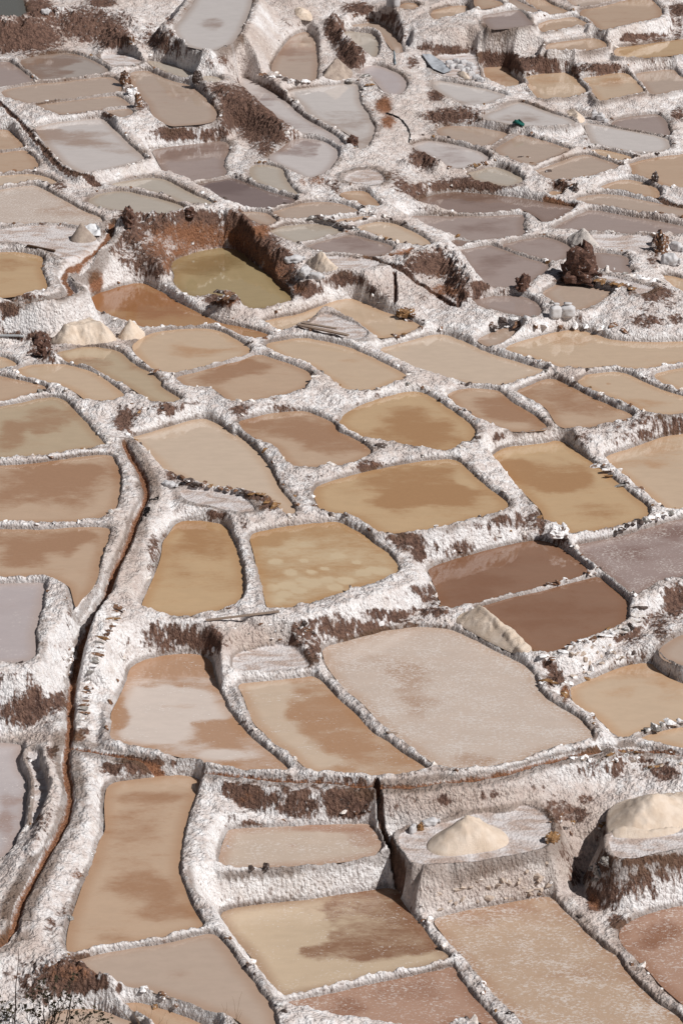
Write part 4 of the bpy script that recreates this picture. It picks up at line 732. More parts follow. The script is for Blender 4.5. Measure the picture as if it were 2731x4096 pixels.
# ------------------------------------------------------------------ earth, dryness and stain on the ground (soil colour, plus shade painted at the wall feet)
U, V = project(X, Y, Zt)
U = U + 2.2 * lump + 3 * broad; V = V + 1.6 * lump
def blobs(specs, base=0.0):
    A = np.full(X.shape, base)
    for s in specs:
        for q in px(s):
            cx, cy, rx, ry, val = q
            r0 = np.abs(U - cx) < rx * 1.7; 
            m = r0 & (np.abs(V - cy) < ry * 1.7)
            if not m.any(): continue
            e = np.sqrt(((U[m] - cx) / rx) ** 2 + ((V[m] - cy) / ry) ** 2)
            A[m] = np.maximum(A[m], val * np.clip((1.6 - e) / 1.15, 0, 1))
    return A
earth = blobs(EARTH); earth = earth - blobs(CLEAN); red = blobs(RED)
dry = blobs(TAN)
rel = Zt - np.where(i1 >= 0, ZL[np.clip(i1, 0, NC - 1)], Zt)
wet = np.clip((0.135 + 0.06 * lump - rel) / 0.05, 0, 1) * np.clip((0.4 - d1) / 0.15, 0, 1) * (~inner) * (0.75 + 0.6 * broad)  # wet brine stain and painted shade low on the dike faces
padv = inner & ispad[np.clip(i1, 0, NC - 1)] & (i1 >= 0)
red = np.maximum(red, np.isin(chan, (0, 1, 2, 6, 7)) * np.clip(1.25 - chan_d / 0.16, 0, 1))
_far = np.clip((Y - 95) / 20, 0, 1); earth = earth + 0.09 * _far + 0.10 * np.clip(0.4 + 1.6 * broad, 0, 1); dry = np.maximum(dry, _far * np.clip(0.25 + 0.9 * broad, 0, .8))
earth = np.maximum(earth, np.isin(chan, (3, 4, 5, 8, 9)) * 0.9)
earth = np.maximum(earth, 0.25 * np.clip((d1 - 0.6) / 0.8, 0, 1) - (earth < 0)); earth = np.where(padv & (earth > 0), earth * 0.35, earth)

# ------------------------------------------------------------------ materials
def new_mat(name):
    m = bpy.data.materials.new(name); m.use_nodes = True
    n = m.node_tree.nodes; n.clear(); return m, n, m.node_tree.links
def node(n, t, **kw):
    x = n.new(t)
    for k, v in kw.items(): setattr(x, k, v)
    return x
class G:                                        # tiny node-graph helper
    def __init__(s, name): s.m, s.n, s.l = new_mat(name)
    def inp(s, sock, v):
        if isinstance(v, (int, float)): sock.default_value = v
        elif isinstance(v, tuple): sock.default_value = v if len(v) == len(sock.default_value) else (*v, 1)[:len(sock.default_value)]
        else: s.l.new(v, sock)
    def math(s, op, a, b=0.0, clamp=False):
        x = node(s.n, 'ShaderNodeMath', operation=op, use_clamp=clamp); s.inp(x.inputs[0], a); s.inp(x.inputs[1], b); return x.outputs[0]
    def mix(s, f, a, b, mode='MIX'):
        x = node(s.n, 'ShaderNodeMix', data_type='RGBA', blend_type=mode); x.clamp_factor = True
        s.inp(x.inputs[0], f); s.inp(x.inputs[6], a); s.inp(x.inputs[7], b); return x.outputs[2]
    def ramp(s, f, a, b):                       # smooth step
        x = node(s.n, 'ShaderNodeMapRange', interpolation_type='SMOOTHSTEP'); s.inp(x.inputs[0], f); x.inputs[1].default_value = a; x.inputs[2].default_value = b; return x.outputs[0]
    def pos(s, scale=(1, 1, 1), off=None):
        g = node(s.n, 'ShaderNodeNewGeometry'); mp = node(s.n, 'ShaderNodeMapping'); s.l.new(g.outputs['Position'], mp.inputs[0]); mp.inputs[3].default_value = scale
        if off is not None: s.l.new(off, mp.inputs[1])
        return mp.outputs[0]
    def noise(s, vec, scale, detail=4, rough=0.55, dist=0.0):
        x = node(s.n, 'ShaderNodeTexNoise'); s.l.new(vec, x.inputs['Vector']); x.inputs['Scale'].default_value = scale
        x.inputs['Detail'].default_value = detail; x.inputs['Roughness'].default_value = rough; x.inputs['Distortion'].default_value = dist
        return x.outputs[0]
    def attr(s, name, out='Fac', kind='GEOMETRY'):
        x = node(s.n, 'ShaderNodeAttribute', attribute_name=name, attribute_type=kind); return x.outputs[out]
    def out(s, col, rough=0.9, bump=None, bstr=0.5, bdist=0.03, spec=0.3, normal=None):
        p = node(s.n, 'ShaderNodeBsdfPrincipled'); s.inp(p.inputs['Base Color'], col); s.inp(p.inputs['Roughness'], rough)
        p.inputs['Specular IOR Level'].default_value = spec
        if bump is not None:
            b = node(s.n, 'ShaderNodeBump'); b.inputs['Strength'].default_value = bstr; b.inputs['Distance'].default_value = bdist
            s.l.new(bump, b.inputs['Height']); s.l.new(b.outputs[0], p.inputs['Normal'])
        o = node(s.n, 'ShaderNodeOutputMaterial'); s.l.new(p.outputs[0], o.inputs[0]); return s.m

WHITE = lin((246, 244, 244)); WHITE2 = lin((232, 228, 227)); DIRT = lin((122, 94, 81)); DARK = lin((76, 56, 49)); RUST = lin((150, 92, 56)); BEIGE = lin((203, 184, 168)); MAUVE = lin((168, 150, 143))
def crust_material():
    g = G('salt crust')
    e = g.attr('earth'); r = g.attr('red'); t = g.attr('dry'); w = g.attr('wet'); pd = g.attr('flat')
    P = g.pos(); PV = g.pos((1, 1, 0.22))       # squeezed in z: runs down the wall faces as streaks
    geo = node(g.n, 'ShaderNodeNewGeometry'); sp = node(g.n, 'ShaderNodeSeparateXYZ'); g.l.new(geo.outputs['True Normal'], sp.inputs[0])
    steep = g.ramp(sp.outputs[2], 0.82, 0.45)
    n1 = g.noise(P, 1.3, 5, 0.6); n2 = g.noise(P, 6.0, 5, 0.65); PV2 = g.pos((1, 1, 0.42)); streak = g.noise(PV2, 7.0, 6, 0.7, 0.4); f1 = g.noise(P, 26, 4, 0.7); f2 = g.noise(P, 70, 2)
    white = g.mix(g.ramp(n2, 0.30, 0.62), WHITE2, WHITE)
    white = g.mix(g.math('MULTIPLY', g.ramp(n1, 0.52, 0.74), 0.35), white, BEIGE)
    white = g.mix(g.math('MULTIPLY', t, 0.85, True), white, g.mix(g.ramp(n2, .3, .7), lin((172, 150, 136)), BEIGE))
    # trodden tops keep dust, faces stay whiter
    white = g.mix(g.math('MULTIPLY', g.math('MULTIPLY', g.math('SUBTRACT', 1.0, steep), g.ramp(g.noise(P, 3.2, 5, 0.65), 0.36, 0.62)), 0.62), white, lin((205, 188, 179)))
    film = g.ramp(g.math('ADD', g.noise(g.pos((1, 1, .6)), 1.9, 6, 0.7), g.math('MULTIPLY', t, 0.12)), 0.44, 0.66)
    white = g.mix(g.math('MULTIPLY', film, 0.30), white, lin((176, 155, 146)))
    # flats: pale lilac-grey salt stained with dirt
    flat = g.mix(g.ramp(g.noise(g.pos((1, 2.2, 1)), 1.1, 6, 0.65, 0.6), 0.40, 0.64), lin((212, 206, 205)), lin((176, 156, 145)))
    white = g.mix(g.math('MULTIPLY', pd, 0.9), white, flat)
    brown = g.mix(g.ramp(streak, 0.36, 0.64), DARK, DIRT)
    brown = g.mix(g.math('MULTIPLY', g.ramp(f1, 0.50, 0.72), 0.6), brown, lin((158, 130, 114)))
    # earth shows between runs of salt: fine vertical runs, strongest where the bank is bare
    mid = g.noise(g.pos((1, 1, 0.5)), 2.4, 4, 0.6)
    runs = g.noise(g.pos((1, 1, 0.13)), 8.0, 5, 0.66); grit = g.noise(P, 17, 4, 0.7)
    mixn = g.math('ADD', g.math('MULTIPLY', g.math('SUBTRACT', g.mix(steep, n2, runs), 0.5), 3.0), g.math('ADD', g.math('MULTIPLY', g.math('SUBTRACT', grit, 0.5), 0.6), g.math('MULTIPLY', g.math('SUBTRACT', mid, 0.5), 1.0)))
    e2 = g.math('ADD', e, g.math('MULTIPLY', g.math('MULTIPLY', steep, g.ramp(n1, 0.36, 0.58)), 0.34))
    cov = g.ramp(g.math('ADD', g.math('MULTIPLY', e2, 1.75), g.math('SUBTRACT', mixn, 1.06)), -0.26, 0.34)
    col = g.mix(cov, white, brown)
    # small random dark flecks in the crust everywhere
    fl = g.math('MULTIPLY', g.ramp(g.math('ADD', g.noise(PV2, 9.0, 5, 0.75), g.math('MULTIPLY', steep, 0.05)), 0.61, 0.69), 0.6)
    col = g.mix(fl, col, DIRT)
    rc = g.ramp(g.math('ADD', r, g.math('ADD', g.math('MULTIPLY', g.math('SUBTRACT', n2, 0.5), 1.2), g.math('MULTIPLY', g.math('SUBTRACT', f1, 0.5), 0.8))), 0.25, 0.85)
    col = g.mix(rc, col, g.mix(g.ramp(f1, 0.4, 0.7), lin((120, 80, 58)), lin((168, 122, 92))))
    # brine stain at the foot of the walls, darkened with painted-in shade
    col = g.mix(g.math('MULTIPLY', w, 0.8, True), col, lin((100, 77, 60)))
    vo = node(g.n, 'ShaderNodeTexVoronoi', feature='SMOOTH_F1'); vo.inputs['Scale'].default_value = 13; vo.inputs['Smoothness'].default_value = 0.35; wv = g.n.new('ShaderNodeVectorMath'); wv.operation = 'ADD'; g.l.new(g.pos((1, 1, .6)), wv.inputs[0]); nz_ = node(g.n, 'ShaderNodeTexNoise'); nz_.inputs['Scale'].default_value = 9; g.l.new(P, nz_.inputs['Vector']); sc_ = g.n.new('ShaderNodeVectorMath'); sc_.operation = 'SCALE'; g.l.new(nz_.outputs['Color'], sc_.inputs[0]); sc_.inputs['Scale'].default_value = .09; g.l.new(sc_.outputs[0], wv.inputs[1]); g.l.new(wv.outputs[0], vo.inputs['Vector'])
    nod = g.math('SUBTRACT', 1.0, vo.outputs['Distance'])
    b = g.math('ADD', g.math('MULTIPLY', g.mix(steep, n2, streak), 0.8), g.math('ADD', g.math('MULTIPLY', f1, 0.5), g.math('ADD', g.math('MULTIPLY', f2, 0.15), g.math('MULTIPLY', nod, 0.9))))
    rough = g.mix(pd, 0.9, 0.75) if False else 0.88
    b = g.math('MULTIPLY', b, g.math('SUBTRACT', 1.0, g.math('MULTIPLY', pd, 0.6)))
    return g.out(col, rough, b, 0.85, 0.09, 0.25)
CRUST = crust_material()

def brine(name, deep, pale, amount=0.5, speck=0.0, rough=0.06, stretch=1.6, seed=0.0, film=0.0):
    g = G('brine ' + name)
    oi = node(g.n, 'ShaderNodeObjectInfo'); 
    rnd = node(g.n, 'ShaderNodeCombineXYZ'); g.l.new(g.math('MULTIPLY', oi.outputs['Random'], 80.0), rnd.inputs[0]); g.l.new(g.math('MULTIPLY', oi.outputs['Random'], 37.0), rnd.inputs[1])
    P = g.pos((0.75, stretch, 1), rnd.outputs[0])
    n1 = g.noise(P, 0.55, 5, 0.55, 0.5); n2 = g.noise(P, 2.2, 6, 0.65, 0.3); n3 = g.noise(g.pos((1, 1.3, 1)), 9, 4, 0.6); n4 = g.noise(g.pos((0.8, 1.6, 1), rnd.outputs[0]), 5.5, 6, 0.72, 0.8)
    a = g.attr('patch')
    v = g.math('ADD', g.math('MULTIPLY', g.math('SUBTRACT', n1, 0.5), 1.3), g.math('MULTIPLY', g.math('SUBTRACT', n2, 0.5), 0.9))
    v = g.math('ADD', v, g.math('ADD', g.math('MULTIPLY', a, 0.80), g.math('MULTIPLY', g.math('SUBTRACT', n4, 0.5), 0.75)))
    f = g.ramp(v, 0.38 - amount, 1.25 - amount)  # 1 = deep brown
    d = g.mix(g.ramp(n3, 0.3, 0.7), tuple(c * 0.93 for c in deep), deep)
    p = g.mix(g.ramp(n2, 0.3, 0.7), tuple(c * 0.93 for c in pale), pale)
    col = g.mix(g.math('MULTIPLY', f, 0.85), p, d)
    # brown dissolved clay gathers in the shallow rim
    col = g.mix(g.math('MULTIPLY', g.attr('shore'), 0.55), col, tuple(c * k for c, k in zip(deep, (1.0, 0.93, 0.8))))
    r = rough
    if speck > 0:
        sn = g.noise(g.pos((1, 1.5, 1)), 11, 3, 0.75, 0.6); s2 = g.noise(g.pos((1, 1.3, 1)), 1.1, 3)
        sv = g.ramp(g.math('ADD', sn, g.math('MULTIPLY', s2, 0.35)), 0.80 - 0.12 * speck, 0.90 - 0.12 * speck)
        col = g.mix(g.math('MULTIPLY', sv, 0.68), col, lin((214, 206, 200)))
        r = g.math('ADD', g.math('MULTIPLY', sv, 0.3), rough)
    r = g.math('ADD', r, g.math('MULTIPLY', g.math('SUBTRACT', 1.0, f), film))
    bump = g.noise(g.pos((1, 1, 1)), 14, 2)
    return g.out(col, r, bump, 0.03, 0.01, 0.5)
BR = {}
def mute(c, s=0.90, v=0.88):
    c = lin(c); l = .3 * c[0] + .59 * c[1] + .11 * c[2]
    return tuple((l + (q - l) * s) * v * t for q, t in zip(c, (1.02, .985, 1.02)))
def B_(k, deep, pale, **kw): q = 0.86 if k in ('lilac', 'darklilac', 'brownlilac', 'greylilac', 'specklilac', 'greywhite') else 1.0; BR[k] = brine(k, mute(deep, q), mute(pale, q), **kw)
B_('tan', (168, 130, 98), (203, 178, 150), amount=0.45)
B_('tancloud', (170, 136, 104), (196, 178, 148), amount=0.4)
B_('amber', (174, 134, 92), (206, 178, 138), amount=0.45)
B_('rust', (160, 113, 76), (182, 146, 106), amount=0.5)
B_('paletan', (192, 154, 116), (211, 189, 160), amount=0.25)
B_('pale', (190, 158, 126), (214, 196, 172), amount=0.12)
B_('palecrust', (170, 130, 106), (208, 192, 172), amount=0.15, speck=0.5, rough=0.2)
B_('greytan', (168, 138, 116), (194, 176, 157), amount=0.3)
B_('cloud', (180, 140, 104), (224, 212, 198), amount=0.82, speck=0.15)
B_('cloud2', (178, 138, 102), (212, 193, 168), amount=0.42, speck=0.1)
B_('duo', (132, 92, 66), (206, 187, 158), amount=0.16, speck=0.12)
B_('spots', (184, 146, 102), (216, 196, 160), amount=0.85)
B_('speck', (168, 132, 106), (196, 172, 146), amount=0.3, speck=1.0, rough=0.15)
B_('speckpale', (182, 152, 126), (212, 197, 180), amount=0.32, speck=0.95, rough=0.15)
B_('speckbrown', (142, 102, 78), (184, 152, 130), amount=0.35, speck=0.6, rough=0.1)
B_('specklilac', (138, 108, 94), (172, 152, 142), amount=0.4, speck=0.7, rough=0.15)
B_('brown', (140, 104, 80), (152, 120, 97), amount=0.5, rough=0.04)
B_('greywhite', (172, 146, 132), (198, 190, 186), amount=0.2, speck=0.2, rough=0.2)
B_('greylilac', (184, 168, 160), (194, 184, 180), amount=0.4, speck=0.15, rough=0.3)
B_('lilac', (146, 122, 108), (176, 158, 146), amount=0.4)
B_('darklilac', (122, 102, 94), (142, 124, 116), amount=0.4)
B_('brownlilac', (126, 98, 80), (158, 136, 122), amount=0.4)
B_('browngrey', (146, 120, 100), (180, 170, 158), amount=0.35)
B_('palegrey', (172, 154, 134), (196, 188, 172), amount=0.25)
B_('white', (166, 146, 130), (218, 213, 205), amount=0.18)
B_('whitelilac', (158, 138, 128), (216, 210, 203), amount=0.3)
B_('whitetan', (172, 148, 128), (216, 210, 202), amount=0.3)
B_('pit', (140, 118, 80), (176, 158, 118), amount=0.3, rough=0.03)
B_('dark', (92, 92, 82), (104, 104, 94), amount=0.4)

def rock_mat(name, c1, c2, salt=0.0):
    g = G(name); P = g.pos(); n = g.noise(P, 9, 5, 0.65); f = g.noise(P, 34, 3)
    col = g.mix(g.ramp(n, 0.35, 0.65), lin(c1), lin(c2))
    if salt > 0: col = g.mix(g.ramp(g.noise(P, 7, 4, 0.7), 0.66 - salt * .3, 0.74 - salt * .3), col, WHITE)
    return g.out(col, 0.85, g.math('ADD', n, g.math('MULTIPLY', f, .5)), 0.7, 0.03, 0.25)
ROCKS = {'beige': rock_mat('beige crusted stone', (168, 150, 136), (196, 180, 166), 0.1), 'dark': rock_mat('dark stone', (58, 48, 44), (104, 90, 84), 0.3), 'brown': rock_mat('brown stone', (92, 66, 50), (140, 106, 82), 0.4),
         'amber': rock_mat('ochre stone', (112, 82, 54), (158, 122, 84), 0.25), 'white': rock_mat('salted stone', (196, 184, 176), (228, 221, 214), 0.5),
         'grey': rock_mat('grey stone', (110, 106, 102), (160, 154, 148), 0.4), 'coated': rock_mat('half coated stone', (112, 90, 76), (158, 138, 124), 0.9)}
def plain_mat(name, c, rough=0.8, sc=12, amt=0.12, bs=0.3):
    g = G(name); n = g.noise(g.pos(), sc, 4, 0.6); col = g.mix(n, tuple(v * (1 - amt * 2) for v in lin(c)), tuple(min(1, v * (1 + amt)) for v in lin(c)))
    return g.out(col, rough, n, bs, 0.02, 0.3)
HEAPM = {}
def heap_mat(name, c1, c2):
    g = G(name); P = g.pos(); n = g.noise(P, 3, 5, 0.6); f = g.noise(P, 45, 3, 0.7); st = g.noise(g.pos((1, 1, .3)), 10, 4)
    return g.out(g.mix(g.ramp(n, .3, .7), lin(c1), lin(c2)), 0.9, g.math('ADD', f, g.math('MULTIPLY', st, .6)), 0.8, 0.04, 0.2)
HEAP_C = heap_mat('cream salt', (218, 198, 178), (230, 214, 198)); HEAP_W = heap_mat('white salt', (204, 195, 188), (218, 210, 203)); HEAP_G = heap_mat('dirty salt', (150, 134, 124), (190, 174, 160))
SACK = plain_mat('woven white sack', (200, 198, 199), 0.6, 40, 0.06, 0.25)
WOOD = plain_mat('weathered wood', (150, 132, 118), 0.85, 8, 0.2, 0.5); WOOD_D = plain_mat('dark wood', (92, 72, 58), 0.85, 8, 0.2, 0.5)
CLOD = rock_mat('earth clod', (66, 46, 40), (112, 84, 72), 0.15)

# ------------------------------------------------------------------ split the ground into its things
NRM = None
def grid_normals():
    P = np.stack([X, Y, Zt], -1)
    dr = np.gradient(P, axis=0); dc = np.gradient(P, axis=1)
    n = np.cross(dc, dr); n /= np.linalg.norm(n, axis=-1, keepdims=True) + 1e-12
    return n
NRM = grid_normals()
vid = np.arange(NY * NX).reshape(NY, NX)
q = np.stack([vid[:-1, :-1], vid[:-1, 1:], vid[1:, 1:], vid[1:, :-1]], -1).reshape(-1, 4)
qc = vid[:-1, :-1].ravel()                      # quad takes the ids of its first corner
fl = lambda A: A.ravel()[qc]
d1q = fl(d1); i1q = fl(i1); zq = fl(Zt); tzq = fl(top_z); tiq = fl(top_i); lzq = fl(low_z); chq = fl(chan)
waterq = np.array([s[3] is True for s in SHAPES])
# drop what lies under opaque brine
under = (d1.ravel()[q].max(1) < -0.16) & waterq[np.clip(i1q, 0, NC - 1)]
owner = np.full(len(q), -1, np.int64)           # -1 ground
near = (d1q < 1.1)
owner[near] = i1q[near]                         # rim (or flat) of the nearest cell
owner[near & isled[np.clip(i1q, 0, NC - 1)]] = -1
cliff = near & (tzq - lzq > 0.42) & (zq < tzq - 0.02) & (d1q > 0.0) & (zq > lzq - 0.02)
owner[cliff] = 1000 + tiq[cliff]
for bi, (cat, lab, s) in enumerate(BANKS):
    P = px(s)[:, :2]
    m = inside(np.stack([fl(U), fl(V)], 1), P) & ((d1q > 0.03) | ~waterq[np.clip(i1q, 0, NC - 1)] & (d1q > 0.4))
    # keep to the ground that is really there, not to what hides behind it
    owner[m] = 2000 + bi
mch = chq >= 0
owner[mch] = 3000 + chq[mch]
owner[under] = -9
# one wall is one piece: stray islands go back to the rims
def biggest_piece(sel):
    left = set(int(v) for v in np.flatnonzero(sel)); W_ = NX - 1; best = []
    while left:
        st = [left.pop()]; comp = [st[0]]
        while st:
            a = st.pop()
            for b in (a + 1, a - 1, a + W_, a - W_, a + W_ + 1, a - W_ - 1, a + W_ - 1, a - W_ + 1):
                if b in left: left.remove(b); st.append(b); comp.append(b)
        if len(comp) > len(best): best = comp
    return np.array(best)
for u in np.unique(owner[(owner >= 1000) & (owner < 2000)]):
    m = owner == u; keep = np.zeros(len(owner), bool); keep[biggest_piece(m)] = True
    m &= ~keep; owner[m] = np.where(near[m], i1q[m], -1)
owner[(owner >= 0) & (owner < NC) & isled[np.clip(owner, 0, NC - 1)]] = -1
# walls with only a few quads go back to the rim
for u in np.unique(owner[(owner >= 1000) & (owner < 2000)]):
    m = owner == u
    if m.sum() < 350: owner[m] = np.where(near[m], i1q[m], -1)
Vall = np.stack([X.ravel(), Y.ravel(), Zt.ravel()], 1).astype(np.float32); Nall = NRM.reshape(-1, 3).astype(np.float32)
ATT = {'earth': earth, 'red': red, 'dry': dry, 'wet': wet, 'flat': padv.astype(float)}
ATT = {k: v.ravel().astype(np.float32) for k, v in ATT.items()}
def ground_mesh(name, quads, origin):
    u, inv = np.unique(quads, return_inverse=True); inv = inv.reshape(quads.shape)
    me = bpy.data.meshes.new(name); n = len(u); m = len(quads)
    me.vertices.add(n); me.vertices.foreach_set('co', (Vall[u] - np.array(origin, np.float32)).ravel())
    me.loops.add(m * 4); me.loops.foreach_set('vertex_index', inv.ravel().astype(np.int32))
    me.polygons.add(m); me.polygons.foreach_set('loop_start', np.arange(0, m * 4, 4, dtype=np.int32))
    me.polygons.foreach_set('use_smooth', np.ones(m, bool)); me.update(calc_edges=True)
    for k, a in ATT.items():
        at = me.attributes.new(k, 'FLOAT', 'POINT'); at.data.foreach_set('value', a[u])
    me.normals_split_custom_set_from_vertices(Nall[u])
    me.materials.append(CRUST)
    return me
order = np.argsort(owner, kind='stable'); so = owner[order]
cuts = np.flatnonzero(np.diff(so)) + 1
GROUPS = {int(o[0]): order[a:b] for o, a, b in ((so[a:a + 1], a, b) for a, b in zip(np.r_[0, cuts], np.r_[cuts, len(so)]))}

# brine surfaces: outline plus inner points, with the traced tint stored per vertex
def brine_mesh(name, P, z, pid, origin):
    c = P.mean(0); Q = P + (P - c) / (np.linalg.norm(P - c, axis=1)[:, None] + 1e-6) * 0.05
    x0, y0 = P.min(0); x1, y1 = P.max(0); st = max(0.10, math.sqrt((x1 - x0) * (y1 - y0) / 2500))
    gx, gy = np.meshgrid(np.arange(x0, x1, st), np.arange(y0, y1, st)); I = np.stack([gx.ravel(), gy.ravel()], 1)
    I = I[inside(I, P)]; 
    if len(I): I = I[seg_dist(I, P)[0] > st * 0.4]
    n = len(Q)
    V = [Vector(v) for v in Q] + [Vector(v) for v in I]
    vo, eo, fo, _, _, _ = delaunay_2d_cdt(V, [(i, (i + 1) % n) for i in range(n)], [], 1, 1e-5)
    me = bpy.data.meshes.new(name)
    me.from_pydata([(v.x - origin[0], v.y - origin[1], z - origin[2]) for v in vo], [], [tuple(f) for f in fo]); me.update()
    if len(me.polygons) and me.polygons[0].normal.z < 0: me.flip_normals()
    A = np.array([(v.x, v.y) for v in vo]); u, v = project(A[:, 0], A[:, 1], z)
    a = np.zeros(len(A)); w1 = fbm(A[:, 0], A[:, 1], 0.9, 81, 4); w2 = fbm(A[:, 0], A[:, 1], 0.9, 91, 4)
    if pid in PATCH and PATCH[pid]:
        for cx, cy, rx, ry, val in px(PATCH[pid]):
            e = np.sqrt(((u + rx * .7 * w1 - cx) / rx) ** 2 + ((v + ry * .7 * w2 - cy) / ry) ** 2); w = np.clip((1.55 - e) / 1.1, 0, 1); w = w * w * (3 - 2 * w)
            a = a + w * val
        a = np.clip(a, -1.1, 1.1)
    at = me.attributes.new('patch', 'FLOAT', 'POINT'); at.data.foreach_set('value', a.astype(np.float32))
    sh = np.clip(1 - seg_dist(A, P)[0] / 0.35, 0, 1)
    at = me.attributes.new('shore', 'FLOAT', 'POINT'); at.data.foreach_set('value', sh.astype(np.float32))
    return me

POND = {}; WALL = {}
def origin_of(quads):
    c = Vall[q[quads].ravel()]; return (float(c[:, 0].mean()), float(c[:, 1].mean()), float(c[:, 2].min()))
for c in CELLS:
    i = IDX[c[0]]; _, P, z, _ = SHAPES[i]
    o = empty('salt_pond', (float(P[:, 0].mean()), float(P[:, 1].mean()), z - 0.1)); POND[c[0]] = o
    tag(o, c[2], 'pond', 'terraced salt ponds')
    link('brine', brine_mesh('brine', P, z, c[0], o.location), BR[c[1]], o)
    if i in GROUPS: link('salt_rim', ground_mesh('salt_rim', q[GROUPS[i]], o.location), None, o)
PADCAT = {}
for c in PADS:
    i = IDX[c[0]]
    if i in GROUPS:
        og = origin_of(GROUPS[i]); o = link(c[1], ground_mesh(c[1], q[GROUPS[i]], og)); o.location = og
        tag(o, c[3], c[2]); POND[c[0]] = o
LAB = {c[0]: c[2] for c in CELLS}; LAB.update({c[0]: c[3] for c in PADS})
for key, g_ in GROUPS.items():
    if 1000 <= key < 2000:
        cid = SHAPES[key - 1000][0]
        og = origin_of(g_); o = link('terrace_wall', ground_mesh('terrace_wall', q[g_], og)); o.location = og; WALL[cid] = o
        tag(o, kind='thing'); tag(o, 'crusted terrace wall below the ' + SHORT.get(cid, LAB[cid]), 'wall', 'terrace walls of salt and earth')
    elif 2000 <= key < 3000:
        cat, lab, _ = BANKS[key - 2000]; og = origin_of(g_); o = link(cat, ground_mesh(cat, q[g_], og)); o.location = og; tag(o, lab, cat.replace('_', ' ').split()[-1] if cat != 'footpath' else 'path')
        if cat == 'footpath': tag(o, kind='structure')
        WALL['b%d' % (key - 2000)] = o
    elif key >= 3000:
        og = origin_of(g_); o = link('brine_channel', ground_mesh('brine_channel', q[g_], og)); o.location = og
        tag(o, CHANNELS[key - 3000][4], 'channel', kind='thing')
    elif key == -1:
        o = link('ground', ground_mesh('ground', q[g_], (0, 0, 0))); tag(o, kind='structure')
# the land beyond what is modelled in detail
gx, gy = np.meshgrid(np.linspace(-400, 400, 60), np.linspace(-60, 900, 70))
gz = -3.2 + 0.088 * (np.clip(gy, 40, 900) - 58) + 1.5 * fbm(gx, gy, 40, 71, 3)
idx = np.arange(60 * 70).reshape(70, 60)
me = mesh('hillside', np.stack([gx.ravel(), gy.ravel(), gz.ravel()], 1), np.stack([idx[:-1, :-1], idx[:-1, 1:], idx[1:, 1:], idx[1:, :-1]], -1).reshape(-1, 4))
tag(link('hillside', me, CRUST), kind='structure')

# ------------------------------------------------------------------ stones set in the dikes (parts of the rims and walls)
def rock_mesh(seed, flat=1.0, n=16):
    r = np.random.RandomState(seed); P = r.normal(size=(n, 3)); P /= np.linalg.norm(P, axis=1)[:, None]
    P *= r.uniform(0.75, 1.15, (n, 1)); P *= np.array([1.15, 0.85, 0.75 * flat])
    bm = bmesh.new()
    for p in P: bm.verts.new(p)
    bmesh.ops.convex_hull(bm, input=bm.verts); me = bpy.data.meshes.new('stone'); bm.to_mesh(me); bm.free(); return me
import bmesh
KINDS_ = ['dark', 'brown', 'amber', 'white', 'grey', 'coated', 'beige']
ROCKMESH = {}
for kd in KINDS_:
    for j in range(5):
        me = rock_mesh(hash_seed := 100 + KINDS_.index(kd) * 10 + j, 1.0 if j < 3 else 0.6); me.materials.append(ROCKS[kd]); ROCKMESH[kd, j] = me
rr = random.Random(3)
def stone(parent, p, size, kind, name='stone', rot=None, scale=None):
    o = bpy.data.objects.new(name, ROCKMESH[kind, rr.randrange(5)]); COL.objects.link(o)
    o.parent = parent; o.location = Vector(p) - Vector(parent.location)
    o.rotation_euler = rot if rot else (rr.uniform(-.5, .5), rr.uniform(-.5, .5), rr.uniform(0, 6.28))
    sc = scale if scale else (1, 1, 1); o.scale = (size * sc[0] * rr.uniform(.8, 1.25), size * sc[1] * rr.uniform(.8, 1.2), size * sc[2] * rr.uniform(.8, 1.2))
    return o
n_st = 0
for c in CELLS:
    i = IDX[c[0]]; _, P, z, _ = SHAPES[i]
    par = POND[c[0]]; cnt = 0
    R = resample(np.vstack([P, P[:1]]), 0.22)
    t = np.roll(R, -1, 0) - R; nn = np.stack([t[:, 1], -t[:, 0]], 1); nn /= np.linalg.norm(nn, axis=1)[:, None] + 1e-9
    if inside((R + nn * 0.05)[:1], P)[0]: nn = -nn
    dens = STONY.get(c[0], 0.09) * 1.5
    for p, nrm in zip(R, nn):
        if rr.random() > dens or cnt > 40: continue
        w = p + nrm * rr.uniform(0.10, 0.26); h = float(height(w[0:1], w[1:2])[0])
        u, v = project(w[0], w[1], h)
        if not (-15 < u < 697 and -10 < v < 1034): continue
        if h - z < 0.02 or h - z > 0.4: continue
        kd = rr.choices(KINDS_[:6], STONEMIX.get(c[0], (2, 3, 0.7, 3, 2, 3)))[0]
        stone(par, (w[0], w[1], h - 0.005), rr.choice([0.05, 0.065, 0.08, 0.1, 0.12]) * (1.15 if kd == 'white' else 1), kd); cnt += 1; n_st += 1
